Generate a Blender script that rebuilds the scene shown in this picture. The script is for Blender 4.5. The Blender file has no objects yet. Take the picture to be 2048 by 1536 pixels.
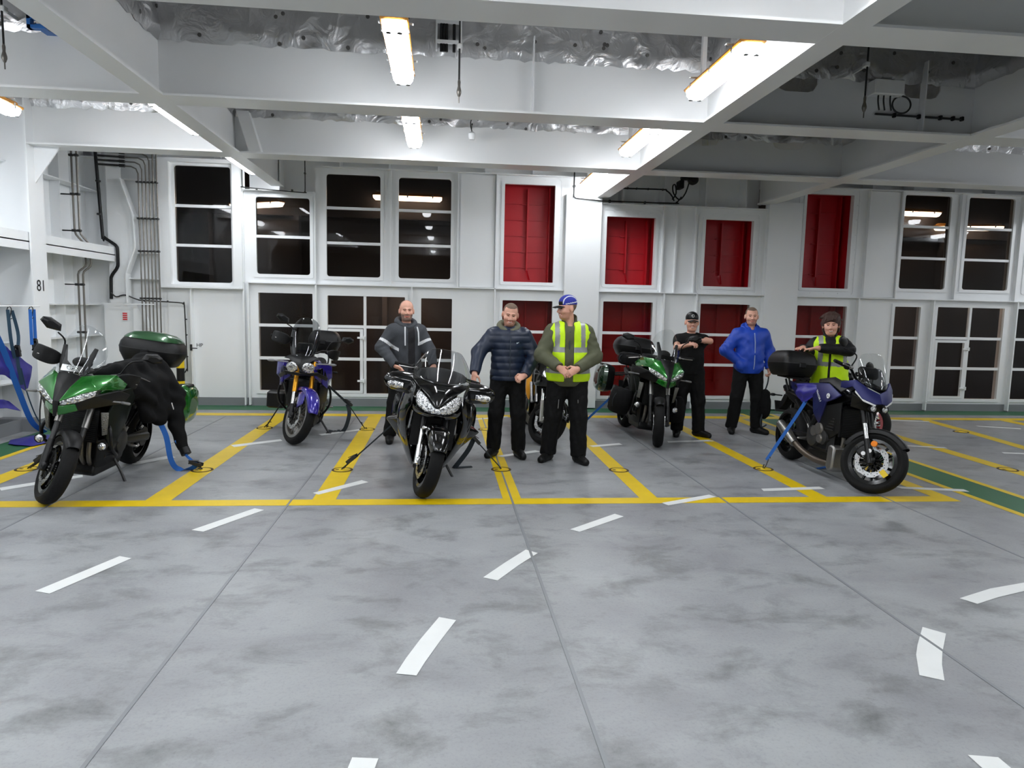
import bpy, math, random
import numpy as np
from mathutils import Vector, Matrix, Euler
random.seed(7); np.random.seed(7)
SC = bpy.context.scene
COL = SC.collection
PI = math.pi
def rad(a): return a*PI/180
def s2l(c):
    return tuple(((v/12.92) if v <= .04045 else ((v+.055)/1.055)**2.4) for v in [x/255 for x in c])
# ------------------------------------------------------------------ materials
MAT = {}
def nn(nt, t, **kw):
    n = nt.nodes.new(t)
    for k, v in kw.items():
        if k in n.inputs.keys(): n.inputs[k].default_value = v
        else: setattr(n, k, v)
    return n
def mat(name, rgb, rough=.5, metal=0., coat=0., spec=.5, var=0., vscale=6., bump=0., bscale=40., rvar=0., sheen=0.):
    if name in MAT: return MAT[name]
    m = bpy.data.materials.new(name); m.use_nodes = True
    nt = m.node_tree; b = nt.nodes['Principled BSDF']
    c = s2l(rgb)+(1,)
    b.inputs['Base Color'].default_value = c
    b.inputs['Roughness'].default_value = rough
    b.inputs['Metallic'].default_value = metal
    b.inputs['Coat Weight'].default_value = coat
    b.inputs['Coat Roughness'].default_value = .05
    b.inputs['Specular IOR Level'].default_value = spec
    if sheen: b.inputs['Sheen Weight'].default_value = sheen
    tc = nn(nt, 'ShaderNodeTexCoord')
    if var or rvar:
        n = nn(nt, 'ShaderNodeTexNoise', Scale=vscale, Detail=5.); nt.links.new(tc.outputs['Object'], n.inputs['Vector'])
        if var:
            mx = nn(nt, 'ShaderNodeMix', data_type='RGBA')
            mx.inputs[6].default_value = tuple(v*(1-var) for v in c[:3])+(1,)
            mx.inputs[7].default_value = tuple(min(1, v*(1+var)) for v in c[:3])+(1,)
            nt.links.new(n.outputs['Fac'], mx.inputs[0]); nt.links.new(mx.outputs[2], b.inputs['Base Color'])
        if rvar:
            mr = nn(nt, 'ShaderNodeMapRange'); mr.inputs[3].default_value = max(.03, rough-rvar); mr.inputs[4].default_value = min(1, rough+rvar)
            nt.links.new(n.outputs['Fac'], mr.inputs[0]); nt.links.new(mr.outputs[0], b.inputs['Roughness'])
    if bump:
        n2 = nn(nt, 'ShaderNodeTexNoise', Scale=bscale, Detail=4.); nt.links.new(tc.outputs['Object'], n2.inputs['Vector'])
        bp = nn(nt, 'ShaderNodeBump', Strength=bump, Distance=.02)
        nt.links.new(n2.outputs['Fac'], bp.inputs['Height']); nt.links.new(bp.outputs['Normal'], b.inputs['Normal'])
    MAT[name] = m
    return m
def emis(name, rgb, strength):
    m = bpy.data.materials.new(name); m.use_nodes = True
    b = m.node_tree.nodes['Principled BSDF']
    b.inputs['Base Color'].default_value = s2l(rgb)+(1,)
    b.inputs['Emission Color'].default_value = s2l(rgb)+(1,)
    b.inputs['Emission Strength'].default_value = strength
    MAT[name] = m
    return m
def glass(name, tint, refl=.5, rough=.02, drops=0., ior=1.45):
    m = bpy.data.materials.new(name); m.use_nodes = True
    nt = m.node_tree
    for n in list(nt.nodes): nt.nodes.remove(n)
    out = nn(nt, 'ShaderNodeOutputMaterial')
    tr = nn(nt, 'ShaderNodeBsdfTransparent'); tr.inputs[0].default_value = tuple(tint)+(1,)
    gl = nn(nt, 'ShaderNodeBsdfGlossy'); gl.inputs['Roughness'].default_value = rough
    gl.inputs[0].default_value = (refl*2, refl*2, refl*2, 1)
    fr = nn(nt, 'ShaderNodeFresnel', IOR=ior)
    mx = nn(nt, 'ShaderNodeMixShader')
    ge = nn(nt, 'ShaderNodeNewGeometry'); iv = nn(nt, 'ShaderNodeMath', operation='SUBTRACT'); iv.inputs[0].default_value = 1.; nt.links.new(ge.outputs['Backfacing'], iv.inputs[1])
    mu = nn(nt, 'ShaderNodeMath', operation='MULTIPLY'); nt.links.new(fr.outputs[0], mu.inputs[0]); nt.links.new(iv.outputs[0], mu.inputs[1])
    nt.links.new(mu.outputs[0], mx.inputs[0]); nt.links.new(tr.outputs[0], mx.inputs[1]); nt.links.new(gl.outputs[0], mx.inputs[2])
    if drops:
        tc = nn(nt, 'ShaderNodeTexCoord'); v = nn(nt, 'ShaderNodeTexVoronoi', Scale=55.)
        nt.links.new(tc.outputs['Object'], v.inputs['Vector'])
        bp = nn(nt, 'ShaderNodeBump', Strength=drops, Distance=.01)
        nt.links.new(v.outputs['Distance'], bp.inputs['Height'])
        nt.links.new(bp.outputs['Normal'], gl.inputs['Normal'])
    nt.links.new(mx.outputs[0], out.inputs[0])
    MAT[name] = m
    return m
WHITE = mat('white_marine_paint', (236, 238, 239), .32, var=.04, vscale=1.3, bump=.05, bscale=5., rvar=.08)
WHITE2 = mat('beam_paint', (230, 231, 231), .38, var=.05, vscale=1.5, bump=.05, bscale=6.)
KICK = mat('kick_grey', (128, 130, 133), .5, var=.08, vscale=3)
RED = mat('red_paint', (178, 12, 28), .42, var=.1, vscale=2.)
RED_LIFT = mat('lightened_red_paint', (196, 44, 46), .6, var=.1, vscale=2.)  # same red, lightened in colour to offset the dimness behind the lower panes
STEEL = mat('galvanised_pipe', (120, 116, 110), .4, .7)
DARKSTEEL = mat('dark_steel', (60, 60, 60), .45, .6)
BLACKP = mat('black_plastic', (11, 11, 12), .45, spec=.35, bump=.08, bscale=160.)
BLACKG = mat('black_gloss', (7, 7, 8), .12, spec=.4, coat=.5)
BLACKM = mat('black_metal', (14, 14, 15), .38, .3)
RUBBER = mat('tyre_rubber', (17, 17, 17), .75, spec=.25, bump=.15, bscale=120.)
CHROME = mat('bright_metal', (205, 205, 205), .18, 1.)
ALU = mat('brushed_aluminium', (150, 148, 145), .35, .9, var=.15, vscale=20)
GREEN = mat('metallic_green', (18, 108, 26), .22, .45, coat=1.)
GREEND = mat('dark_green_lid', (16, 72, 30), .3, .3, coat=.7)
BLUEV = mat('violet_blue_paint', (40, 28, 140), .25, .3, coat=1.)
BLUEM = mat('matte_blue_paint', (30, 34, 92), .4, .3)
GOLD = mat('gold_anodised', (214, 150, 40), .28, .8)
AMBER = mat('amber_lens', (235, 130, 20), .2)
AMBERF = mat('amber_fixture_frame', (205, 140, 50), .4)
YEL = mat('yellow_line_paint', (226, 192, 4), .42, var=.1, vscale=7.)
WPAINT = mat('white_line_paint', (226, 228, 226), .45, var=.05, vscale=9.)
GPAINT = mat('green_lane_paint', (36, 96, 62), .45, var=.15, vscale=3.)
WELD = mat('weld_seam', (128, 131, 134), .4)
PIN = mat('pin_washer', (96, 94, 92), .5, .5)
BSTRAP = mat('blue_webbing', (30, 96, 178), .75, bump=.2, bscale=300.)
DSTRAP = mat('dark_webbing', (44, 52, 58), .8, bump=.2, bscale=300.)
TARP = mat('indigo_tarpaulin', (42, 38, 128), .45, bump=.15, bscale=14.)
BULK_BROWN = mat('outer_bulkhead', (56, 48, 44), .7, var=.25, vscale=1.2)
LAMP = emis('fluorescent_diffuser', (246, 250, 255), 17.)
LAMPW = emis('outside_lamp', (255, 236, 214), 8.)
GLASS = glass('window_glass', (.5, .48, .46), .3, .02, drops=.0)
GLASSW = glass('wet_window_glass', (.80, .76, .74), .4, .05, drops=.05)
CLEAR = glass('clear_screen', (.93, .94, .94), .5, .03)
SMOKE = glass('smoked_screen', (.42, .43, .45), .55, .03)
LENS = glass('lamp_lens', (.95, .96, .97), .5, .02)
def foil():
    m = bpy.data.materials.new('aluminium_foil'); m.use_nodes = True
    nt = m.node_tree; b = nt.nodes['Principled BSDF']
    b.inputs['Base Color'].default_value = (.56, .56, .565, 1); b.inputs['Metallic'].default_value = .92; b.inputs['Roughness'].default_value = .33
    tc = nn(nt, 'ShaderNodeTexCoord')
    v = nn(nt, 'ShaderNodeTexVoronoi', Scale=4.5); v.feature = 'F1'
    n = nn(nt, 'ShaderNodeTexNoise', Scale=5., Detail=5., Distortion=1.8)
    nt.links.new(tc.outputs['Object'], v.inputs['Vector']); nt.links.new(tc.outputs['Object'], n.inputs['Vector'])
    ad = nn(nt, 'ShaderNodeMath', operation='ADD'); nt.links.new(v.outputs['Distance'], ad.inputs[0]); nt.links.new(n.outputs['Fac'], ad.inputs[1])
    bp = nn(nt, 'ShaderNodeBump', Strength=.42, Distance=.05)
    nt.links.new(ad.outputs[0], bp.inputs['Height']); nt.links.new(bp.outputs['Normal'], b.inputs['Normal'])
    MAT['foil'] = m
    return m
FOIL = foil()
def floor_mat():
    m = bpy.data.materials.new('deck_paint'); m.use_nodes = True
    nt = m.node_tree; b = nt.nodes['Principled BSDF']; L = nt.links.new
    tc = nn(nt, 'ShaderNodeTexCoord')
    mp = nn(nt, 'ShaderNodeMapping'); mp.inputs['Scale'].default_value = (.95, 1.35, 1)
    L(tc.outputs['Object'], mp.inputs['Vector'])
    n1 = nn(nt, 'ShaderNodeTexNoise', Scale=1.0, Detail=7., Roughness=.62, Distortion=.4); L(mp.outputs[0], n1.inputs['Vector'])
    n2 = nn(nt, 'ShaderNodeTexNoise', Scale=2.4, Detail=9., Roughness=.68, Distortion=.25); L(mp.outputs[0], n2.inputs['Vector'])
    n3 = nn(nt, 'ShaderNodeTexNoise', Scale=60., Detail=4., Roughness=.7); L(tc.outputs['Object'], n3.inputs['Vector'])
    r1 = nn(nt, 'ShaderNodeValToRGB'); e = r1.color_ramp.elements
    e[0].position = .32; e[0].color = s2l((136, 137, 140))+(1,); e[1].position = .68; e[1].color = s2l((160, 163, 164))+(1,)
    L(n1.outputs['Fac'], r1.inputs[0])
    r2 = nn(nt, 'ShaderNodeValToRGB'); e = r2.color_ramp.elements
    e[0].position = .30; e[0].color = (.52, .52, .51, 1); e[1].position = .50; e[1].color = (1, 1, 1, 1)
    L(n2.outputs['Fac'], r2.inputs[0])
    mx = nn(nt, 'ShaderNodeMix', data_type='RGBA', blend_type='MULTIPLY'); mx.inputs[0].default_value = 1
    L(r1.outputs[0], mx.inputs[6]); L(r2.outputs[0], mx.inputs[7])
    r3 = nn(nt, 'ShaderNodeValToRGB'); e = r3.color_ramp.elements
    e[0].position = .30; e[0].color = (.75, .75, .75, 1); e[1].position = .5; e[1].color = (1, 1, 1, 1)
    L(n3.outputs['Fac'], r3.inputs[0])
    mx2 = nn(nt, 'ShaderNodeMix', data_type='RGBA', blend_type='MULTIPLY'); mx2.inputs[0].default_value = .6
    L(mx.outputs[2], mx2.inputs[6]); L(r3.outputs[0], mx2.inputs[7])
    L(mx2.outputs[2], b.inputs['Base Color'])
    rr = nn(nt, 'ShaderNodeMapRange'); rr.inputs[3].default_value = .3; rr.inputs[4].default_value = .55
    L(n2.outputs['Fac'], rr.inputs[0]); L(rr.outputs[0], b.inputs['Roughness'])
    bp = nn(nt, 'ShaderNodeBump', Strength=.04, Distance=.02); L(n3.outputs['Fac'], bp.inputs['Height']); L(bp.outputs[0], b.inputs['Normal'])
    return m
DECK = floor_mat()
# ------------------------------------------------------------------ mesh builder
class MB:
    def __init__(s): s.v = []; s.f = []; s.m = []; s.mi = 0; s.M = Matrix.Identity(4)
    def add(s, vs, fs):
        o = len(s.v)
        s.v.extend([tuple(s.M @ Vector(p)) for p in vs]); s.f.extend([tuple(i+o for i in f) for f in fs]); s.m.extend([s.mi]*len(fs))
        return s
    def box(s, x0, x1, y0, y1, z0, z1, M=None):
        vs = [(x, y, z) for x in (x0, x1) for y in (y0, y1) for z in (z0, z1)]
        if M: vs = [M @ Vector(p) for p in vs]
        return s.add(vs, [(0, 1, 3, 2), (4, 6, 7, 5), (0, 4, 5, 1), (2, 3, 7, 6), (0, 2, 6, 4), (1, 5, 7, 3)])
    def cbox(s, c, d, rot=None, bev=0.):
        M = Matrix.Translation(c)
        if rot: M = M @ Euler(rot).to_matrix().to_4x4()
        x, y, z = [q/2 for q in d]
        if not bev: return s.box(-x, x, -y, y, -z, z, M)
        b = min(bev, x*.9, y*.9, z*.9)
        vs = []; fs = []
        # chamfered box
        idx = {}
        for sx in (-1, 1):
            for sy in (-1, 1):
                for sz in (-1, 1):
                    for k in range(3):
                        p = [sx*(x-b), sy*(y-b), sz*(z-b)]; p[k] += (sx, sy, sz)[k]*b
                        idx[sx, sy, sz, k] = len(vs); vs.append(M @ Vector(p))
                    fs.append(tuple(idx[sx, sy, sz, k] for k in ((0, 1, 2) if sx*sy*sz > 0 else (2, 1, 0))))
        for k in range(3):
            a, c2 = [q for q in range(3) if q != k]
            for sg in (-1, 1):
                q = []
                for (u, w) in ((-1, -1), (1, -1), (1, 1), (-1, 1)):
                    t = [0, 0, 0]; t[k] = sg; t[a] = u; t[c2] = w; q.append(idx[t[0], t[1], t[2], k])
                fl = (sg > 0) ^ (k == 1)
                fs.append(tuple(q if fl else q[::-1]))
        for a in range(3):
            k, l = [q for q in range(3) if q != a]
            for u in (-1, 1):
                for w in (-1, 1):
                    t0 = [0]*3; t1 = [0]*3; t0[a] = -1; t1[a] = 1; t0[k] = t1[k] = u; t0[l] = t1[l] = w
                    q = [idx[(*t0, k)], idx[(*t1, k)], idx[(*t1, l)], idx[(*t0, l)]]
                    fl = (u*w > 0) ^ (a == 1)
                    fs.append(tuple(q[::-1] if fl else q))
        return s.add(vs, fs)
    def tube(s, pts, r, n=10, cap=True, ry=None, up=None, closed=False):
        pts = [Vector(p) for p in pts]; N = len(pts)
        rs = list(r) if hasattr(r, '__len__') else [r]*N
        vs = []; fs = []; u = None
        for i, p in enumerate(pts):
            if closed: t = pts[(i+1) % N]-pts[i-1]
            else: t = pts[min(i+1, N-1)]-pts[max(i-1, 0)]
            if t.length < 1e-9: t = Vector((0, 0, 1))
            t.normalize()
            if u is None:
                a = Vector(up) if up else (Vector((0, 0, 1)) if abs(t.z) < .9 else Vector((1, 0, 0)))
                u = (a-t*a.dot(t)).normalized()
            else:
                a = Vector(up) if up else u
                uu = a-t*a.dot(t)
                if uu.length > 1e-6: u = uu.normalized()
            w = t.cross(u)
            for k in range(n):
                an = 2*PI*k/n
                vs.append(p+w*math.cos(an)*rs[i]+u*math.sin(an)*(rs[i] if ry is None else ry))
        M = N if closed else N-1
        for i in range(M):
            j = (i+1) % N
            for k in range(n):
                l = (k+1) % n
                fs.append((i*n+k, i*n+l, j*n+l, j*n+k))
        if cap and not closed:
            fs.append(tuple(range(n-1, -1, -1))); fs.append(tuple((N-1)*n+k for k in range(n)))
        return s.add(vs, fs)
    def ribbon(s, pts, w, th=.003, up=(0, 0, 1), side=None):
        """flat band following pts; side = width direction"""
        pts = [Vector(p) for p in pts]; vs = []; fs = []; N = len(pts)
        for i, p in enumerate(pts):
            t = (pts[min(i+1, N-1)]-pts[max(i-1, 0)]).normalized()
            sd = Vector(side) if side else t.cross(Vector(up))
            sd = (sd-t*sd.dot(t)).normalized(); nrm = t.cross(sd)
            for a, b in ((-1, -1), (1, -1), (1, 1), (-1, 1)): vs.append(p+sd*a*w/2+nrm*b*th/2)
        for i in range(N-1):
            for k in range(4):
                l = (k+1) % 4; fs.append((i*4+k, i*4+l, i*4+4+l, i*4+4+k))
        fs.append((3, 2, 1, 0)); e = (N-1)*4; fs.append((e, e+1, e+2, e+3))
        return s.add(vs, fs)
    def lathe(s, prof, c=(0, 0, 0), axis='z', n=24, M=None, closed=False):
        """prof: list of (radius, height)"""
        vs = []; fs = []
        for r, h in prof:
            for k in range(n):
                a = 2*PI*k/n; x, y = r*math.cos(a), r*math.sin(a)
                p = {'z': (x, y, h), 'x': (h, x, y), 'y': (y, h, x)}[axis]
                p = Vector(p)
                if M: p = M @ p
                vs.append(p+Vector(c))
        P = len(prof)
        for i in range(P if closed else P-1):
            j = (i+1) % P
            for k in range(n):
                l = (k+1) % n; fs.append((i*n+k, i*n+l, j*n+l, j*n+k))
        if not closed:
            if prof[0][0] > 1e-6: fs.append(tuple(range(n-1, -1, -1)))
            if prof[-1][0] > 1e-6: fs.append(tuple((P-1)*n+k for k in range(n)))
        return s.add(vs, fs)
    def ell(s, c, r, n=16, m=10, M=None):
        vs = []; fs = []
        for i in range(m+1):
            th = PI*i/m
            for k in range(n):
                a = 2*PI*k/n; p = Vector((r[0]*math.sin(th)*math.cos(a), r[1]*math.sin(th)*math.sin(a), r[2]*math.cos(th)))
                if M: p = M @ p
                vs.append(p+Vector(c))
        for i in range(m):
            for k in range(n):
                l = (k+1) % n; fs.append((i*n+k, (i+1)*n+k, (i+1)*n+l, i*n+l))
        return s.add(vs, fs)
    def prism(s, poly, d0, d1, axis='y'):
        """polygon in the plane normal to axis, extruded from d0 to d1. axis y: (x,z); x: (y,z); z: (x,y)"""
        mk = {'y': lambda a, b, d: (a, d, b), 'x': lambda a, b, d: (d, a, b), 'z': lambda a, b, d: (a, b, d)}[axis]
        n = len(poly)
        vs = [mk(a, b, d0) for a, b in poly]+[mk(a, b, d1) for a, b in poly]
        fs = [tuple(range(n-1, -1, -1)), tuple(range(n, 2*n))]+[(i, (i+1) % n, n+(i+1) % n, n+i) for i in range(n)]
        return s.add(vs, fs)
    def grid(s, rows, close=False):
        n = len(rows[0]); vs = [p for r in rows for p in r]; fs = []
        for i in range(len(rows)-1):
            for k in range(n if close else n-1):
                l = (k+1) % n; fs.append((i*n+k, i*n+l, (i+1)*n+l, (i+1)*n+k))
        return s.add(vs, fs)
    def disc(s, c, r, axis='y', n=14):
        return s.lathe([(0, 0), (r, 0)], c, axis, n)
def parent_to(o, p):
    o.parent = p
def obj(name, mb, material, parent=None, smooth=35, M=None, bevel=0, solid=0, sub=0, mirror=False, fixn=True):
    me = bpy.data.meshes.new(name)
    me.from_pydata(mb.v, [], mb.f)
    mats = material if isinstance(material, (list, tuple)) else [material]
    for m in mats: me.materials.append(m)
    if len(mats) > 1: me.polygons.foreach_set('material_index', mb.m)
    if M is not None: me.transform(M)
    import bmesh
    if fixn:
        bm = bmesh.new(); bm.from_mesh(me)
        if mirror: bmesh.ops.remove_doubles(bm, verts=bm.verts, dist=1e-4)
        bmesh.ops.recalc_face_normals(bm, faces=bm.faces); bm.to_mesh(me); bm.free()
    if smooth:
        me.polygons.foreach_set('use_smooth', [True]*len(me.polygons))
        me.set_sharp_from_angle(angle=rad(smooth))
    me.update()
    o = bpy.data.objects.new(name, me); COL.objects.link(o)
    if parent: parent_to(o, parent)
    if solid:
        md = o.modifiers.new('solid', 'SOLIDIFY'); md.thickness = solid; md.offset = -1
    if sub:
        md = o.modifiers.new('sub', 'SUBSURF'); md.levels = sub; md.render_levels = sub
    if bevel:
        md = o.modifiers.new('bevel', 'BEVEL'); md.width = bevel; md.segments = 2; md.limit_method = 'ANGLE'; md.angle_limit = rad(30)
    return o
def tag(o, label=None, cat=None, group=None, kind=None):
    for k, v in (('label', label), ('category', cat), ('group', group), ('kind', kind)):
        if v: o[k] = v
    return o
def thing(name, label, cat, loc=(0, 0, 0), rot=(0, 0, 0), group=None):
    o = bpy.data.objects.new(name, None); COL.objects.link(o)
    o.empty_display_size = .1
    o.location = loc; o.rotation_euler = rot
    return tag(o, label, cat, group)
def struct(name, mb, m, smooth=35, parent=None, bevel=0):
    o = obj(name, mb, m, parent, smooth, bevel=bevel)
    if parent is None: o['kind'] = 'structure'
    return o
def copy_tree(o, parent=None):
    c = o.copy(); COL.objects.link(c)
    if parent: c.parent = parent
    for ch in o.children: copy_tree(ch, c)
    return c
def text_mesh(body, size, font_scale=1.):
    cu = bpy.data.curves.new('txt', 'FONT'); cu.body = body; cu.size = size; cu.align_x = 'CENTER'; cu.align_y = 'CENTER'; cu.extrude = .0008
    o = bpy.data.objects.new('txt', cu); COL.objects.link(o)
    dg = bpy.context.evaluated_depsgraph_get()
    me = bpy.data.meshes.new_from_object(o.evaluated_get(dg))
    vs = [tuple(v.co) for v in me.vertices]; fs = [tuple(p.vertices) for p in me.polygons]
    bpy.data.objects.remove(o); bpy.data.curves.remove(cu); bpy.data.meshes.remove(me)
    return vs, fs
def arc_pts(pts, n=6):
    """Catmull-Rom through pts"""
    P = [Vector(p) for p in pts]; out = []
    for i in range(len(P)-1):
        a, b, c, d = P[max(i-1, 0)], P[i], P[i+1], P[min(i+2, len(P)-1)]
        for k in range(n):
            t = k/n
            out.append(.5*((2*b)+(c-a)*t+(2*a-5*b+4*c-d)*t*t+(3*b-a-3*c+d)*t**3))
    out.append(P[-1])
    return out
# ------------------------------------------------------------------ camera
cam = bpy.data.cameras.new('camera'); cam.sensor_width = 36; cam.lens = 36*1387.46/2048; cam.clip_start = .05; cam.clip_end = 200
camo = bpy.data.objects.new('camera', cam); COL.objects.link(camo)
R_ = ((.99484224, -.09894554, .02233133), (-.01129353, .11074031, .99378521), (.10080359, .98891171, -.10905169))
camo.matrix_world = Matrix(((R_[0][0], R_[1][0], -R_[2][0], 0), (R_[0][1], R_[1][1], -R_[2][1], 0), (R_[0][2], R_[1][2], -R_[2][2], 1.70), (0, 0, 0, 1)))
SC.camera = camo
# ------------------------------------------------------------------ floor with its painted lines
YW = 11.75; XL = -5.6; XR = 14.; YN = -6.; ZD = 4.95
fl = MB()
fl.add([(XL-.3, YN, 0), (XR, YN, 0), (XR, YW+.3, 0), (XL-.3, YW+.3, 0)], [(0, 1, 2, 3)])
struct('floor', fl, DECK, 0)
def paint(polys, m, z=.0015):
    b = MB()
    for p in polys: b.add([(x, y, z) for x, y in p], [tuple(range(len(p)))])
    o = obj('painted_line', b, m, None, 0); 
    for f in o.data.polygons:
        if f.normal.z < 0: f.flip()
    o['kind'] = 'structure'
    return o
def rect(x0, x1, y0, y1): return [(x0, y0), (x1, y0), (x1, y1), (x0, y1)]
paint([rect(XL, 4.83, 5.86, 6.04)], YEL)
for x0, x1 in ((-2.5, -2.29), (-1.11, -.91), (.555, .72), (1.81, 1.975), (3.44, 3.61), (-4.2, -4.0)):
    paint([rect(x0, x1, 6.04, 10.66)], YEL)
paint([rect(4.66, 4.83, 6.04, 10.66)], YEL)
paint([rect(XL+.5, XR, 10.66, 10.90)], YEL)
paint([[(7.92, 10.66), (7.78, 9.4), (7.62, 8.25), (7.60, 6.6), (7.78, 6.6), (7.82, 8.4), (7.96, 9.4), (8.1, 10.66)]], YEL)
paint([[(6.36, 10.66), (6.38, 9.4), (6.32, 6.8), (6.32, 4.), (6.5, 4.), (6.52, 7.0), (6.56, 9.4), (6.56, 10.66)]], YEL)
paint([rect(9.35, 9.55, 6.0, 10.66)], YEL)
paint([rect(XL, XR, 11.22, 11.72)], GPAINT)
paint([rect(5.10, 5.52, YN, 11.22)], GPAINT, .0012); paint([rect(5.02, 5.10, YN, 11.2)], YEL, .0018); paint([rect(5.52, 5.60, YN, 11.2)], YEL, .0018)
paint([rect(-5.08, -4.66, YN, 11.22)], GPAINT, .0012); paint([rect(-4.66, -4.58, YN, 11.2)], YEL, .0018)
dashes = [
 [(-2.338, 4.129), (-2.237, 4.088), (-2.023, 4.647), (-2.117, 4.692)], [(-1.843, 5.228), (-1.744, 5.185), (-1.442, 5.731), (-1.531, 5.782)],
 [(-1.146, 6.254), (-1.085, 6.196), (-.69, 6.635), (-.763, 6.715)], [(-2.49, 8.415), (-2.417, 8.3), (-1.95, 8.688), (-2.0, 8.799)],
 [(-3.922, 6.471), (-3.843, 6.376), (-3.4, 6.86), (-3.45, 6.96)], [(-3.236, 7.45), (-3.144, 7.38), (-2.872, 7.74), (-2.968, 7.84)],
 [(-1.594, 9.14), (-1.541, 9.06), (-1.071, 9.46), (-1.12, 9.54)],
 [(.274, 4.221), (.362, 4.167), (.518, 4.415), (.681, 4.644), (.605, 4.716), (.431, 4.465)], [(1.005, 5.156), (1.067, 5.092), (1.514, 5.474), (1.457, 5.552)],
 [(-.196, 3.087), (-.101, 3.064), (-.065, 3.184), (.006, 3.391), (.093, 3.626), (0, 3.669), (-.096, 3.413), (-.157, 3.228)],
 [(.439, 10.463), (.463, 10.38), (1.049, 10.666), (1.03, 10.75)], [(.64, 7.827), (.704, 7.763), (1.191, 8.068), (1.13, 8.15)],
 [(1.85, 8.435), (1.886, 8.35), (2.3, 8.506), (2.277, 8.606)], [(2.96, 8.742), (2.945, 8.646), (3.612, 8.75), (3.56, 8.85)],
 [(1.964, 5.869), (1.999, 5.787), (2.544, 6.054), (2.504, 6.131)], [(3.111, 6.337), (3.092, 6.244), (3.756, 6.315), (3.746, 6.406)],
 [(4.544, 6.405), (4.553, 6.315), (5.182, 6.189), (5.192, 6.283)], [(3.154, 3.767), (3.203, 3.683), (3.417, 3.772), (3.658, 3.851), (4.1, 3.95), (4.1, 4.05), (3.776, 3.982), (3.469, 3.9)],
 [(2.653, 3.411), (2.728, 3.328), (2.555, 3.129), (2.466, 3.015), (2.37, 2.873), (2.283, 2.927), (2.403, 3.117), (2.484, 3.218)],
 [(6.0, 8.552), (6.02, 8.474), (6.589, 8.309), (6.606, 8.39)], [(7.32, 10.7), (7.316, 10.6), (7.921, 10.43), (7.96, 10.52)],
 [(8.457, 10.118), (8.441, 10.021), (8.963, 9.795), (9.03, 9.88)], [(7.148, 8.079), (7.113, 7.994), (7.55, 7.904), (7.56, 7.997)],
 [(-.32, 2.491), (-.221, 2.478), (-.264, 2.2), (-.36, 2.2)], [(2.063, 2.347), (2.174, 2.325), (2.169, 2.1), (2.053, 2.1)]]
for d in dashes: paint([d], WPAINT, .0024)
for i, x in enumerate((-3.2, -1.285, .632, 2.572, 4.165)):
    b = MB(); b.box(x-.009, x+.009, YN, 10.6 if i else 10.6, 0, .0032)
    struct('weld_seam', b, WELD, 0)
# ------------------------------------------------------------------ back wall
UP = [(-4.26, -3.38, 1.99, 3.83, (3.2, 2.58)), (-3.01, -2.15, 2.15, 3.39, (2.76,)), (-1.90, -1.02, 2.14, 3.79, (3.25, 2.69)), (-.74, .13, 2.14, 3.78, (3.25, 2.69)),
      (1.0, 1.86, 2.13, 3.75, None), (2.74, 3.60, 2.13, 3.28, None), (4.47, 5.34, 2.14, 3.29, None), (6.26, 7.13, 2.16, 3.79, None),
      (8.07, 8.96, 2.19, 3.84, (3.29, 2.74)), (9.28, 10.18, 2.20, 3.84, (3.29, 2.74)), (10.5, 11.4, 2.2, 3.84, (3.29, 2.74))]
LO = [(-2.99, -2.12, .25, 1.86, (1.33, .79), None), (-1.89, -.62, .21, 1.84, (1.33, .79), -1.28), (-.36, .16, .20, 1.83, (1.31, .79), None),
      (1.0, 1.86, .22, 1.83, (1.30, .77), None), (2.73, 3.61, .21, 1.85, (1.31, .78), None), (4.45, 5.35, .23, 1.85, (1.31, .78), None), (6.21, 7.14, .25, 1.86, (1.31, .78), None),
      (8.04, 8.54, .22, 1.88, (1.32, .78), None), (8.86, 10.17, .22, 1.89, (1.33, .78), 9.52), (10.42, 11.3, .22, 1.89, (1.33, .78), None)]
def walltop(x): return 3.47 if (-3.17 < x < -2.07 or 2.65 < x < 5.53) else 3.875
ops = [(a, b, c, d) for a, b, c, d, *_ in UP]+[(a, b, c, d) for a, b, c, d, *_ in LO]
xs = sorted({XL-.3, XR, -3.17, -2.07, 2.65, 5.53, *[q for o in ops for q in o[:2]]})
zs = sorted({0., 3.47, 3.875, *[q for o in ops for q in o[2:]]})
wb = MB()
for x0, x1 in zip(xs[:-1], xs[1:]):
    for z0, z1 in zip(zs[:-1], zs[1:]):
        cx, cz = (x0+x1)/2, (z0+z1)/2
        if cz > walltop(cx) or any(a < cx < b and c < cz < d for a, b, c, d in ops): continue
        wb.add([(x0, YW, z0), (x1, YW, z0), (x1, YW, z1), (x0, YW, z1)], [(0, 1, 2, 3)])
for a, b, c, d in ops:
    wb.add([(a, YW, c), (b, YW, c), (b, YW, d), (a, YW, d), (a, YW+.1, c), (b, YW+.1, c), (b, YW+.1, d), (a, YW+.1, d)], [(0, 1, 5, 4), (1, 2, 6, 5), (2, 3, 7, 6), (3, 0, 4, 7)])
xe = [XL-.3, -3.17, -2.07, 2.65, 5.53, XR]
for x0, x1 in zip(xe[:-1], xe[1:]):          # set-back plating above the windows
    t = walltop((x0+x1)/2)
    wb.box(x0, x1, YW-.10, YW+.3, t, t+.014)
    wb.box(x0, x1, YW+.28, YW+.3, t, ZD)
    n = max(1, int((x1-x0)/.72))
    for k in range(n): 
        x = x0+(x1-x0)*(k+.5)/n
        wb.box(x-.008, x+.008, YW-.02, YW+.28, t, t+.35 if t > 3.6 else ZD)
struct('wall_back', wb, WHITE, 0)
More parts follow.
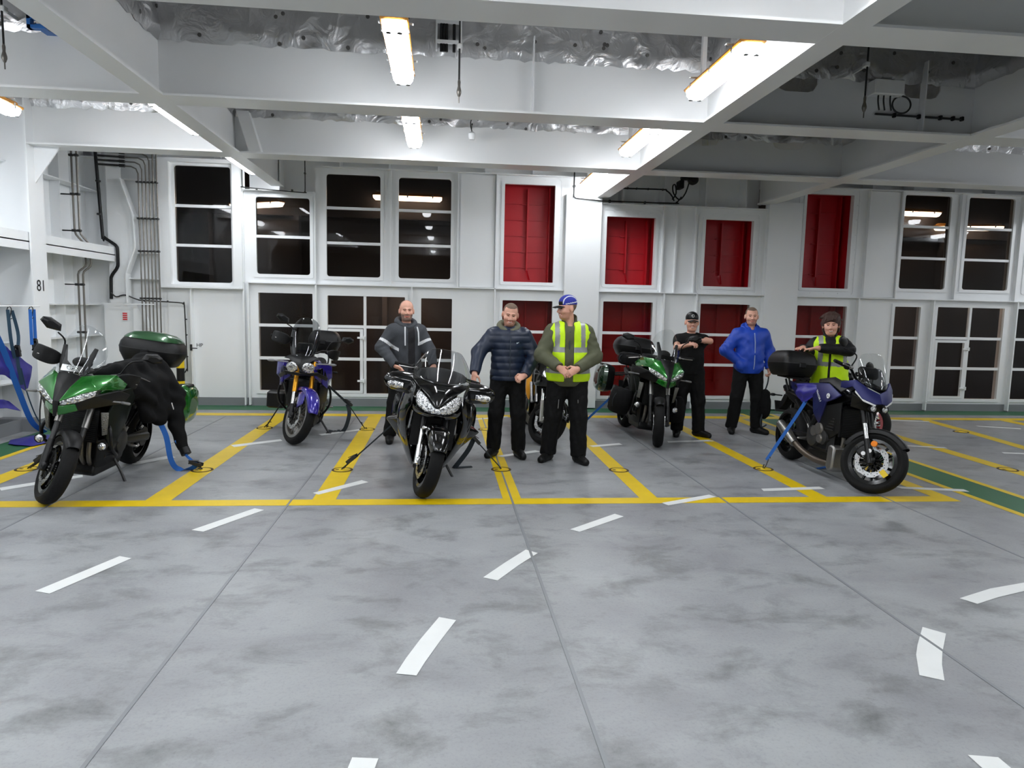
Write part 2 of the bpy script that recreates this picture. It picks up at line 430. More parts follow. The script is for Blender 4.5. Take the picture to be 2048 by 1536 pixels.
# stiffeners, ledge and columns standing on the wall
b = MB()
for x0, x1 in ((-3.13, -2.06), (-2.06, .87), (.87, 2.03), (2.63, 3.78), (3.78, 4.36), (4.36, 5.55), (6.15, 7.32), (7.32, 10.36), (10.36, XR)): b.box(x0, x1-.01, YW-.10, YW, 2.005, 2.022)
b.box(-4.5, -3.2, YW-.14, YW, 1.90, 1.918)
struct('trim_1', b, WHITE, 0)
b = MB()
for x in (-3.2, -3.13, -2.06, -.51, .87, 3.78, 4.36, 7.32, 8.74, 10.36, -4.02): b.box(x-.012, x+.012, YW-.09, YW, 0.02, 2.005 if x != -4.02 else 1.9)
for x in (-3.2, -2.07, .24, .87, 7.40, 8.0, 9.12, -.86, 10.3, 3.72, 4.29, 3.95): b.box(x-.010, x+.010, YW-.07, YW, 2.02, walltop(x-.01))
struct('trim_2', b, WHITE, 0)
for x0, x1 in ((2.03, 2.63), (5.55, 6.15)):
    b = MB(); b.box(x0, x1, YW-.12, YW+.02, 0.02, 3.6); struct('wall_column', b, WHITE, 0)
b = MB(); b.box(.28, .84, YW-.03, YW, 2.03, 3.85); b.box(7.42, 7.98, YW-.03, YW, 2.03, 3.86); struct('trim_3', b, WHITE, 0)
b = MB(); b.box(XL-.2, XR, YW-.012, YW+.01, 0, .13)
for x in (-3.2, -2.06, -.51, .87, 2.63, 3.78, 4.36, 5.55, 7.32, 8.74, 10.36): b.box(x-.014, x+.014, YW-.1, YW, 0, .02)
struct('baseboard_back', b, KICK, 0)
b = MB()  # raised surround of the high window at the left
for q in ((-4.47, -4.30, 1.92, 3.92), (-3.34, -3.2, 1.92, 3.92), (-4.30, -3.34, 3.86, 3.92), (-4.30, -3.34, 1.92, 1.955)): b.box(q[0], q[1], YW-.12, YW, q[2], q[3])
struct('trim_4', b, WHITE, 0)
def rr(x0, x1, z0, z1, r, n=4):
    out = []
    for cx, cz, a in ((x1-r, z1-r, 0), (x0+r, z1-r, 90), (x0+r, z0+r, 180), (x1-r, z0+r, 270)):
        for k in range(n+1): out.append((cx+r*math.cos(rad(a+90*k/n)), cz+r*math.sin(rad(a+90*k/n))))
    return out
def ring(b, o, i, y0, y1):
    n = len(o)
    vs = [(x, y0, z) for x, z in o]+[(x, y0, z) for x, z in i]+[(x, y1, z) for x, z in o]+[(x, y1, z) for x, z in i]
    fs = []
    for k in range(n):
        l = (k+1) % n
        fs += [(k, l, n+l, n+k), (2*n+k, 3*n+k, 3*n+l, 2*n+l), (k, 2*n+k, 2*n+l, l), (n+k, n+l, 3*n+l, 3*n+k)]
    b.add(vs, fs)
def red_box(par, x0, x1, z0, z1, y0, y1, m, vis=True):
    b = MB()
    e = .04
    b.add([(x0-e, y1, z0-e), (x1+e, y1, z0-e), (x1+e, y1, z1+e), (x0-e, y1, z1+e), (x0-e, y0, z0-e), (x1+e, y0, z0-e), (x1+e, y0, z1+e), (x0-e, y0, z1+e)],
          [(0, 1, 2, 3), (0, 4, 5, 1), (1, 5, 6, 2), (2, 6, 7, 3), (3, 7, 4, 0)])
    obj('red_panel', b, m, par, 0)
    b = MB(); cx = (x0+x1)/2+.01; n = int(round((z1-z0)/.27))
    b.box(cx-.012, cx+.012, y1-.09, y1, z0+.22, z1-.02)
    for k in range(1, n):
        z = z0+(z1-z0)*k/n; b.box(x0-e, x1+e, y1-.012, y1, z-.006, z+.006); b.box(cx-.09, cx-.01, y1-.03, y1, z-.014, z+.004)
    b.add([(cx-.012, y1-.09, z0+.22), (cx+.012, y1-.09, z0+.22), (cx+.07, y1-.01, z0+.06), (cx+.04, y1-.01, z0+.06)], [(0, 1, 2, 3)])
    b.box(x1-.06, x1-.04, y1-.12, y1, z0, z1)
    obj('stiffener', b, m, par, 0)
wn = 0
for (x0, x1, z0, z1, mu) in UP:
    wn += 1; b = MB(); r = .045 if mu else .012
    ring(b, rr(x0-.045, x1+.045, z0-.045, z1+.045, .03), rr(x0+.008, x1-.008, z0+.008, z1-.008, r), YW-.018, YW+.02)
    w = struct('window_%d' % wn, b, WHITE, 40)
    if mu:
        b = MB(); b.box(x0, x1, YW+.03, YW+.038, z0, z1); obj('pane', b, GLASS, w, 0)
        for z in mu:
            b = MB(); b.box(x0, x1, YW+.0, YW+.05, z-.022, z+.022); obj('muntin', b, WHITE, w, 0)
    else:
        red_box(w, x0, x1, z0, z1, YW+.1, YW+.42, RED)
        b = MB()
        ring(b, rr(x0-.12, x1+.12, z0-.12, z1+.12, .07), rr(x0-.10, x1+.10, z0-.10, z1+.10, .06), YW-.008, YW)
        for k in range(22):
            t = k/22*2*(x1-x0+z1-z0+.32); W_, H_ = x1-x0+.16, z1-z0+.16
            if t < W_: p = (x0-.08+t, z1+.08)
            elif t < W_+H_: p = (x1+.08, z1+.08-(t-W_))
            elif t < 2*W_+H_: p = (x1+.08-(t-W_-H_), z0-.08)
            else: p = (x0-.08, z0-.08+(t-2*W_-H_))
            b.cbox((p[0], YW-.006, p[1]), (.014, .014, .014))
        obj('bolted_flange', b, WHITE, w, 0)
for (x0, x1, z0, z1, mu, vm) in LO:
    wn += 1; b = MB()
    ring(b, rr(x0-.05, x1+.05, z0-.05, z1+.05, .008, 1), rr(x0+.004, x1-.004, z0+.004, z1-.004, .008, 1), YW-.022, YW+.02)
    w = struct('window_%d' % wn, b, WHITE, 40)
    b = MB(); b.box(x0, x1, YW+.03, YW+.038, z0, z1); obj('pane', b, GLASSW, w, 0)
    for z in mu:
        b = MB(); b.box(x0, x1, YW+.0, YW+.05, z-.024, z+.024); obj('muntin', b, WHITE, w, 0)
    if vm:
        b = MB(); b.box(vm-.022, vm+.022, YW-.005, YW+.05, z0, z1); obj('muntin', b, WHITE, w, 0)
        b = MB(); ring(b, rr(x0+.01, vm-.03, z0+.01, mu[0]-.035, .006, 1), rr(x0+.055, vm-.08, z0+.05, mu[0]-.08, .006, 1), YW-.02, YW+.03)
        b.box(x0+.05, vm-.07, YW-.015, YW+.03, mu[1]-.02, mu[1]+.02)
        obj('hatch_frame', b, WHITE, w, 0)
        b = MB()
        for z in (mu[1]-.36, mu[1]+.36): b.box(vm-.12, vm-.02, YW-.05, YW-.02, z-.015, z+.015); b.box(vm-.03, vm-.0, YW-.06, YW-.01, z-.03, z+.03)
        obj('latch', b, WHITE, w, 0)
    if .9 < x0 < 7.2: red_box(w, x0, x1, z0, z1, YW+.1, YW+.42, RED_LIFT)
# the dark outside deck behind the glass
b = MB()
b.box(-9, 16, 14.35, 14.5, -.1, 3.4); b.box(-9, 16, YW+.45, 14.5, -.2, -.1)
for k in range(14): b.box(-8+k*1.7, -7.9+k*1.7, 14.1, 14.35, -.1, 3.4)
b.box(-9, 16, 14.2, 14.5, 3.4, 4.6)
struct('wall_outside', b, BULK_BROWN, 0)
# ------------------------------------------------------------------ left wall, far right and rear walls
b = MB(); b.box(XL-.03, XL, YN, YW, 0, ZD)
for y in (10.15, 10.75, 11.3, 8.2, 8.8, 7.6): b.box(XL, XL+.14, y-.01, y+.01, .02, ZD)
for y0, y1 in ((7.04, 9.42), (9.46, YW)):
    b.box(XL, -5.1, y0, y1, 2.375, 2.39); b.box(-5.115, -5.1, y0, y1, 2.28, 2.50)
    b.box(XL, -5.4, y0, y1, 3.36, 3.375); b.box(XL, -5.42, y0, y1, 1.60, 1.615); b.box(XL, -5.3, y0, y1, .62, .64); b.box(XL, -5.42, y0, y1, 1.12, 1.135)
struct('wall_left', b, WHITE, 0)
for y in (2.23, 4.62, 7.03, 9.43):
    b = MB(); b.box(XL, -5.09, y-.012, y+.012, 0, ZD); b.box(-5.09, -5.07, y-.165, y+.165, 0, ZD)
    b.prism([(-5.08, 3.58), (-4.75, 3.58), (-5.08, 3.1)], y-.01, y+.01, 'y')
    struct('wall_frame', b, WHITE, 0)
b = MB(); b.box(XL, XL+.16, YN, YW, 0, .02)
b.box(XL, XL+.012, YN, YW, 0, .16)
for y in (2.23, 4.62, 7.03, 9.43): b.box(-5.6, -5.062, y-.18, y+.18, 0, .16)
b.box(-5.3, -5.28, YN, 9.3, 0, .16)
struct('baseboard_left', b, KICK, 0)
b = MB(); b.box(XR, XR+.03, YN, YW, 0, ZD); struct('wall_right', b, WHITE, 0)
b = MB(); b.box(XL, XR, YN-.03, YN, 0, ZD); struct('wall_rear', b, WHITE, 0)
# plates in the back left corner
b = MB(); b.box(-5.6, -4.5, YW-.3, YW-.29, 1.62, 1.635); b.box(-5.32, -4.86, YW-.14, YW, .13, 1.62)
struct('trim_5', b, WHITE, 0)
b = MB()
b.prism([(-5.2, ZD), (-4.98, ZD), (-4.98, 3.55), (-4.80, 3.0), (-4.78, 2.5), (-4.93, 2.1), (-4.93, 1.64), (-5.2, 1.64)], YW-.18, YW-.165, 'y')
b.prism([(-4.98, 3.55), (-4.80, 3.0), (-4.78, 2.5), (-4.93, 2.1), (-4.93, 1.64), (-4.915, 1.64), (-4.915, 2.1), (-4.765, 2.5), (-4.785, 3.0), (-4.965, 3.55)], YW-.26, YW-.1, 'y')
for z in (3.55, 2.98, 2.42, 2.02): b.box(-4.95, -4.47, YW-.16, YW, z, z+.014)
struct('trim_6', b, WHITE, 0)
b = MB(); b.prism([(-4.86, 1.62), (-4.80, 1.62), (-4.66, 1.25), (-4.66, 1.12), (-4.86, 1.12)], YW-.2, YW, 'y'); struct('trim_7', b, WHITE, 0)
# ------------------------------------------------------------------ deckhead: plate, girders, foil lagging
b = MB(); b.box(XL, XR, YN, YW+.3, ZD, ZD+.05); struct('ceiling', b, WHITE2, 0)
ZF = 3.58
def notch_web(y, holes):
    b = MB(); poly = [(XL, ZF), (XR, ZF), (XR, 4.14)]
    for x0, x1, z in sorted(holes, reverse=True):
        for p in ((x1, 4.14), (x1, z+.09), (x1-.04, z+.02), (x1-.10, z), (x0+.10, z), (x0+.04, z+.02), (x0, z+.09), (x0, 4.14)): poly.append(p)
    poly.append((XL, 4.14)); b.prism(poly, y-.01, y+.01, 'y')
    cuts = [XL]+[q for h in sorted(holes) for q in h[:2]]+[XR]
    for i in range(0, len(cuts), 2): b.box(cuts[i], cuts[i+1], y-.01, y+.01, 4.14, ZD)
    return b
for y in (-4.97, -2.57, -.17, 2.23, 4.625, 7.03, 9.44):
    hs = {7.03: [(3.34, 3.78, 3.95), (4.70, 5.12, 3.95)], 9.44: [(3.32, 3.72, 3.95), (4.48, 4.94, 3.95)]}.get(y, [])
    b = notch_web(y, hs); b.box(XL+.5, XR, y-.165, y+.165, ZF-.02, ZF)
    struct('ceiling_beam', b, WHITE2, 0)
for x, w in ((-2.66, .2), (2.64, .2), (5.51, .26), (10.8, .26)):
    b = MB(); b.box(x-.01, x+.01, YN, YW+.2, ZF, ZD); b.box(x-w/2, x+w/2, YN, YW, ZF-.021, ZF+.001)
    struct('ceiling_beam', b, WHITE2, 0)
# stiffening plates on girder webs
b = MB()
for x in (-4.35, -.35+1.2, 4.9): b.box(x-.006, x+.006, 6.93, 7.02, ZF, 4.3)
b.prism([(-2.60, 4.08), (-2.45, 4.08), (-2.30, ZF), (-2.45, ZF)], 9.30, 9.43, 'y')
struct('trim_8', b, WHITE2, 0)
def foil_panel(fn, nu, nv, pins, nrm):
    """fn(u,v)->point ; nrm = bulge direction"""
    b = MB(); N = Vector(nrm)
    P = [(random.random(), random.random()) for _ in range(pins)]
    k0, k1 = random.random()*9, random.random()*9
    rows = []
    for i in range(nu+1):
        row = []
        for j in range(nv+1):
            u, v = i/nu, j/nv; p = Vector(fn(u, v))
            d = min([math.hypot((u-a)*nu/nv, v-c) for a, c in P] or [1])
            h = .012+.035*min(1, d*3.5)+.010*math.sin(u*nu*1.3+k0+3*v)*math.sin(v*9+k1)+random.uniform(-.007, .007)
            if v < .03: h = .004; p = p+Vector((0, 0, random.uniform(-.02, .012)))
            row.append(p+N*max(.003, h))
        rows.append(row)
    b.grid(rows); b.mi = 1
    for a, c in P:
        p = Vector(fn(a, c))+N*.018
        ax = 'y' if abs(N.y) > .5 else ('x' if abs(N.x) > .5 else 'z')
        b.lathe([(0, -.006), (.019, -.006), (.019, .006), (.007, .009), (0, .009)], p, ax, 8)
    o = obj('foil_lagging', b, [FOIL, PIN], None, 50); o['kind'] = 'structure'
cells = [(-5.6, -2.66), (-2.66, 2.64), (2.64, 5.51), (5.51, 10.8)]
rows_ = [(4.625, 7.03), (7.03, 9.44), (9.44, 11.95)]
for ci, (x0, x1) in enumerate(cells):
    for ri, (y0, y1) in enumerate(rows_):
        ZB = (4.09, 4.045, 4.05)[ri]
        if ri == 2 and ci not in (0, 3): continue
        n = int((x1-x0)/.06)
        if ri < 2: foil_panel(lambda u, v: (x0+.02+(x1-x0-.04)*u, y1-.012, ZB+(ZD-ZB)*v), n, 14, int((x1-x0)*10), (0, -1, 0))
        if ri < 2:
            m = int((y1-y0)/.08)
            foil_panel(lambda u, v: (x0+.012, y0+.02+(y1-y0-.04)*u, ZB+(ZD-ZB)*v), m, 12, 8, (1, 0, 0))
            foil_panel(lambda u, v: (x1-.012, y0+.02+(y1-y0-.04)*u, ZB+(ZD-ZB)*v), m, 12, 8, (-1, 0, 0))
        foil_panel(lambda u, v: (x0+(x1-x0)*u, y0+(y1-y0)*v, ZD-.01), int((x1-x0)/.15), 14, 14, (0, 0, -1))
# ------------------------------------------------------------------ twin-tube lamps
def make_lamp(L=1.27, em=LAMP):
    t = thing('ceiling_lamp', '', 'lamp')
    b = MB(); b.cbox((0, 0, .045), (.205, L, .03), bev=.012); b.cbox((0, 0, .075), (.14, L-.1, .04), bev=.012)
    obj('frame', b, AMBERF, t, 40)
    b = MB()
    sec = [(-.092, .03), (-.085, -.015), (-.062, -.045), (-.02, -.052), (.02, -.052), (.062, -.045), (.085, -.015), (.092, .03)]
    rows = []
    for y, k in ((-L/2+.012, .80), (-L/2+.05, 1), (L/2-.05, 1), (L/2-.012, .80)): rows.append([(x*k, y, .03-(.03-z)*(k if k == 1 else .5)) for x, z in sec])
    b.grid(rows); b.add([Vector(p) for p in rows[0]], [tuple(range(8))]); b.add([Vector(p) for p in rows[-1]], [tuple(range(8))])
    obj('diffuser', b, em, t, 40)
    for sy in (-1, 1):
        for x in (-.04, .04): b = MB(); b.lathe([(0, 0), (.02, 0), (.02, .004), (0, .004)], (x, sy*(L/2-.045), -.053), 'z', 10); obj('tube_cap', b, DARKSTEEL, t, 40)
    for sx in (-1, 1):
        for y in (-L*.36, 0, L*.36):
            b = MB(); b.box(sx*.098-.006, sx*.098+.006, y-.012, y+.012, -.0, .06); obj('clip', b, CHROME, t, 0)
    return t
def hang(t, top):
    for sy in (-.4, .4):
        b = MB(); b.box(-.02, .02, sy-.003, sy+.003, .09, top); b.box(-.02, -.017, sy, sy+.04, .09, top); b.box(-.13, .13, sy-.02, sy+.02, .088, .094)
        obj('hanger', b, WHITE2, t, 0)
lamp0 = make_lamp(); hang(lamp0, ZD-3.70)
LAMPS = [(-.37, 5.9, 'bright twin-tube lamp over the middle bay, nearest of the centre row'),
 (-.37, 8.4, 'bright twin-tube lamp over the middle bay beyond the second cross beam'),
 (2.31, 5.9, 'large bright twin-tube lamp with amber frame against the right long beam, nearest one'),
 (2.31, 8.35, 'twin-tube lamp against the right long beam between the second and third cross beams'),
 (2.31, 10.85, 'small twin-tube lamp by the wall at the far end of the right long beam'),
 (-2.92, 8.23, 'twin-tube lamp half hidden along the left side of the left long beam'),
 (-2.92, 10.72, 'twin-tube lamp at the far end of the left long beam above the tall dark window'),
 (-4.68, 7.74, 'twin-tube lamp cut off by the left edge of the photo, end with amber frame showing'),
 (-.37, 3.0, None), (2.31, 3.3, None), (-2.92, 3.3, None), (-.37, .6, None), (2.31, .6, None), (-2.92, .6, None), (-.37, -2., None), (2.31, -2., None), (7.9, 6.6, None), (9.9, 9.0, None), (-4.68, 5.35, None), (-4.68, 3.0, None), (4.1, .6, None), (11.4, 10.3, None), (12.2, 7.5, None), (7.9, 4.4, None), (8.6, 3.2, None), (8.6, .6, None)]
for i, (x, y, lb) in enumerate(LAMPS):
    t = lamp0 if i == 0 else copy_tree(lamp0)
    t.location = (x, y, 3.70)
    t['label'] = lb or 'bright twin-tube lamp out of sight above and around the camera'
    t['group'] = 'twin-tube ceiling lamps'
lampw = make_lamp(1.35, LAMPW)
for i, (x, y, z, r, lb) in enumerate([(-.70, 14.0, 3.78, 90, 'glowing lamp seen through the two tall dark windows left of centre'), (9.75, 14.0, 3.86, 90, 'glowing lamp seen high in the right dark window'),
        (-.9, 13.4, 2.02, 90, 'added unseen outside lamp behind the wall band, for a brown glow in the panes'), (8.9, 13.4, 2.05, 90, 'added unseen outside lamp behind the wall band, for a brown glow in the panes'),  # both added and hidden, to put a brown glow in the lower panes
        (11.1, 14., 3.60, 75, 'slanted glowing lamp seen through the far right dark window'), (-3.6, 14.0, 3.54, 60, 'small glow of a lamp at the left edge of the short dark window')]):
    t = lampw if i == 0 else copy_tree(lampw)
    t.location = (x, y, z); t.rotation_euler = (0, 0, rad(r)); t['label'] = lb; t['group'] = 'outside lamps behind the windows'
w = bpy.data.worlds.new('world'); SC.world = w; w.use_nodes = True
w.node_tree.nodes['Background'].inputs[0].default_value = (.01, .01, .012, 1)
SC.view_settings.view_transform = 'Standard'; SC.view_settings.look = 'None'; SC.view_settings.gamma = 1; SC.view_settings.use_curve_mapping = False
SC.view_settings.exposure = EXPO = 1.17
SC.cycles.max_bounces = 8; SC.cycles.diffuse_bounces = 5; SC.cycles.glossy_bounces = 4; SC.cycles.transparent_max_bounces = 12
SC.cycles.caustics_reflective = False; SC.cycles.caustics_refractive = False; SC.cycles.sample_clamp_indirect = 4
# ------------------------------------------------------------------ motorcycle building kit (local frame: forward -y, left +x)
def headl():
    m = bpy.data.materials.new('headlight_reflector'); m.use_nodes = True
    nt = m.node_tree; b = nt.nodes['Principled BSDF']; L = nt.links.new
    b.inputs['Metallic'].default_value = .75; b.inputs['Roughness'].default_value = .16; b.inputs['Coat Weight'].default_value = 1.
    tc = nn(nt, 'ShaderNodeTexCoord'); v = nn(nt, 'ShaderNodeTexVoronoi', Scale=75.); L(tc.outputs['Object'], v.inputs['Vector'])
    r = nn(nt, 'ShaderNodeValToRGB'); e = r.color_ramp.elements; e[0].position = .05; e[0].color = (.10, .10, .11, 1); e[1].position = .55; e[1].color = (.92, .93, .95, 1)  # light and dark cells paint the reflector's sparkle into the base colour
    sp = nn(nt, 'ShaderNodeSeparateColor'); L(v.outputs['Color'], sp.inputs[0]); L(sp.outputs[0], r.inputs[0]); L(r.outputs[0], b.inputs['Base Color'])
    bp = nn(nt, 'ShaderNodeBump', Strength=.5, Distance=.01); L(v.outputs['Distance'], bp.inputs['Height']); L(bp.outputs[0], b.inputs['Normal'])
    return m
HEADL = headl()
GRILLE = mat('radiator_grille', (128, 128, 124), .4, .8, bump=.6, bscale=90.)
STICK = mat('white_sticker', (232, 232, 232), .5)
SEATM = mat('seat_vinyl', (15, 15, 16), .6, bump=.2, bscale=220.)
FABRIC = mat('black_cordura', (14, 14, 15), .85, spec=.2, bump=.3, bscale=260.)
def steer_M(ang, ya=-.75, za=.3, rake=26, off=.04):
    ax = Vector((0, math.sin(rad(rake)), math.cos(rad(rake))))
    p = Vector((0, ya+off, za))
    return Matrix.Translation(p) @ Matrix.Rotation(rad(ang), 4, ax) @ Matrix.Translation(-p)
SQ = [None]
def sq(p):
    if SQ[0] is None: return p
    y0, k, kx, lim = SQ[0]
    x, y, z = p
    if y < y0: x, y = x*kx, y0+(y-y0)*k
    return (x, y, z)
def facet(name, V, F, m, par, mirror='pair', thick=.012, bevel=.005, M=None, smooth=28):
    """angular panel from corner points; 'pair' = one object per side, 'weld' = one mesh with both halves"""
    out = []
    V = [sq(p) for p in V]
    def mk(sgs):
        b = MB()
        for sg in sgs:
            b.add([(x*sg, y, z) for x, y, z in V], [f if sg > 0 else f[::-1] for f in F])
        if M is not None: b.v = [tuple(M @ Vector(p)) for p in b.v]
        o = obj(name, b, m, par, smooth, mirror=True)
        if thick:
            md = o.modifiers.new('solid', 'SOLIDIFY'); md.thickness = thick; md.offset = -1
        if bevel:
            md = o.modifiers.new('bevel', 'BEVEL'); md.width = bevel; md.segments = 2; md.limit_method = 'ANGLE'; md.angle_limit = rad(15)
        return o
    if mirror == 'pair': return [mk((1,)), mk((-1,))]
    if mirror == 'weld': return mk((1, -1))
    return mk((mirror,))
def patch(name, rows, m, par, sub=2, solid=.006, M=None, mirror=True):
    """smooth surface: rows of points from the centre line outwards, mirrored about x=0"""
    b = MB()
    R = []
    for r in rows:
        r = [Vector(sq(p)) for p in r]
        if mirror:
            lf = [Vector((-p.x, p.y, p.z)) for p in r[::-1] if p.x > 1e-5]
            r = lf+r
        R.append(r)
    b.grid(R)
    if M is not None: b.v = [tuple(M @ Vector(p)) for p in b.v]
    return obj(name, b, m, par, 60, solid=solid, sub=sub)
def stack(levels, n=28, e=3.2, axis='z', c=(0, 0, 0), M=None, b=None):
    """loft of superellipse sections: (h, hx, hy[, dx, dy])"""
    b = b or MB(); rows = []
    for L in levels:
        h, hx, hy = L[:3]; dx, dy = (L[3:5] if len(L) > 3 else (0, 0)); row = []
        for k in range(n):
            a = 2*PI*k/n; ca, sa = math.cos(a), math.sin(a)
            x = dx+hx*math.copysign(abs(ca)**(2/e), ca); y = dy+hy*math.copysign(abs(sa)**(2/e), sa)
            p = {'z': (x, y, h), 'x': (h, x, y), 'y': (x, h, y)}[axis]
            p = Vector(p)
            if M is not None: p = M @ p
            row.append(p+Vector(c))
        rows.append(row)
    b.grid(rows, True); b.add(rows[0], [tuple(range(n))]); b.add(rows[-1], [tuple(range(n))])
    return b
def wheel(par, name, y, R, w, rr, M=None, spokes=10, rimm=BLACKG, disc=.155, style='cast', mark=None):
    b = MB(); s = w*.36
    b.lathe([(rr-.030, -s), (rr+.004, -s-.004), (rr+.010, -s+.004), (rr-.012, -s*.55), (rr-.016, s*.55), (rr+.010, s-.004), (rr+.004, s+.004), (rr-.030, s), (rr-.034, s*.5), (rr-.034, -s*.5)], (0, y, R), 'x', 40, closed=True)
    b.lathe([(0, -.06), (.04, -.06), (.045, -.03), (.06, -.02), (.06, .02), (.045, .03), (.04, .06), (0, .06)], (0, y, R), 'x', 20)
    for k in range(spokes):
        a = 2*PI*k/spokes; ty = Vector((0, math.cos(a), math.sin(a))); tw = Vector((0, -math.sin(a), math.cos(a)))
        if style == 'cast':
            p0 = Vector((0, y, R))+ty*.05; p1 = Vector((0, y, R))+ty*(rr-.03)+tw*(.02 if k % 2 else -.02)
            b.tube([p0, (p0+p1)/2, p1], [.017, .012, .013], 6, ry=.010, up=(1, 0, 0))
        else:
            for sx in (-1, 1):
                p0 = Vector((sx*.045, y, R))+ty*.045; p1 = Vector((0, y, R))+ty*(rr-.03)+tw*sx*.06
                b.tube([p0, p1], .004, 5)
    o = obj(name, b, rimm, par, 40, M=M)
    b = MB(); cr = w/2
    prof = [(rr+.004, -s-.002), (rr+.03, -s-.014)]
    for k in range(13):
        t = PI*(k/12); prof.append((R-cr*.80+cr*.80*math.sin(t)**.85 if 0 < k < 12 else R-cr*.80, -cr*math.cos(t)))
    prof += [(rr+.03, s+.014), (rr+.004, s+.002)]
    b.lathe(prof, (0, y, R), 'x', 56, closed=True)
    obj('tyre', b, RUBBER, o, 50, M=M)
    if disc:
        for sx in (-1, 1):
            b = MB(); n = 48
            ri, ro = disc-.046, disc
            vs = []; fs = []
            for k in range(n):
                a = 2*PI*k/n; wv = .004*(1 if (k % 8) < 4 else -1)
                for r_, x in ((ri, sx*.066), (ro+wv, sx*.066), (ro+wv, sx*.071), (ri, sx*.071)): vs.append((x, y+r_*math.cos(a), R+r_*math.sin(a)))
            for k in range(n):
                l = (k+1) % n
                for q in range(4): fs.append((k*4+q, k*4+(q+1) % 4, l*4+(q+1) % 4, l*4+q))
            b.add(vs, fs)
            b.mi = 1
            for k in range(10):
                a = 2*PI*k/10
                b.tube([(sx*.064, y+.04*math.cos(a), R+.04*math.sin(a)), (sx*.068, y+(ri+.006)*math.cos(a+.15), R+(ri+.006)*math.sin(a+.15))], .007, 6)
            for k in range(30):
                a = 2*PI*k/30; r_ = ri+.012+.011*(k % 3)
                b.lathe([(0, -.0006), (.0045, -.0006), (.0045, .0006), (0, .0006)], (sx*.0715, y+r_*math.cos(a), R+r_*math.sin(a)), 'x', 7)
            obj('brake_disc', b, [CHROME, BLACKM], o, 40, M=M)
    return o
def fork(par, M, y, R, ztop, upper, lower, stanch, zs=.52, rake=26, off=.04, xw=.105, slider=None):
    t = math.tan(rad(rake))
    def P(z): return y+off*.2+(z-R)*t
    for sx in (-1, 1):
        b = MB()
        b.tube([(sx*xw, P(R-.03)-.0, R-.03), (sx*xw, P(zs), zs)], [.030, .027], 14)
        b.cbox((sx*xw*.92, y, R), (.05, .07, .08), bev=.015)
        o = obj('fork_leg', b, lower, par, 40, M=M)
        b = MB(); b.tube([(sx*xw, P(zs-.02), zs-.02), (sx*xw, P(zs+.16), zs+.16)], .022, 14); obj('stanchion', b, stanch, o, 40, M=M)
        b = MB(); b.tube([(sx*xw, P(zs+.14), zs+.14), (sx*xw, P(ztop), ztop)], .029, 14); obj('upper_tube', b, upper, o, 40, M=M)
        b = MB(); b.cbox((sx*.088, y+.10, R+.08), (.05, .07, .13), (rad(35), 0, 0), .015); obj('brake_caliper', b, BLACKM, o, 40, M=M)
    b = MB()
    for z in (ztop-.16, ztop): b.cbox((0, P(z)+.01, z), (.30, .07, .035), (rad(-rake), 0, 0), .012)
    obj('triple_clamp', b, BLACKM, par, 40, M=M)
def fender(par, M, y, R, r, w, a0, a1, m, name='front_fender', drop=.03, n=12):
    b = MB(); rows = []
    for k in range(n+1):
        a = rad(a0+(a1-a0)*k/n); row = []
        tp = 1-.35*abs(2*k/n-1)**3
        for x, d in ((-1, drop*2), (-.96, .012), (-.6, 0), (0, -.008), (.6, 0), (.96, .012), (1, drop*2)):
            rr_ = r-d
            row.append((x*w/2*tp, y+rr_*math.cos(a), R+rr_*math.sin(a)))
        rows.append(row)
    b.grid(rows)
    return obj(name, b, m, par, 50, M=M, solid=.005, sub=1)
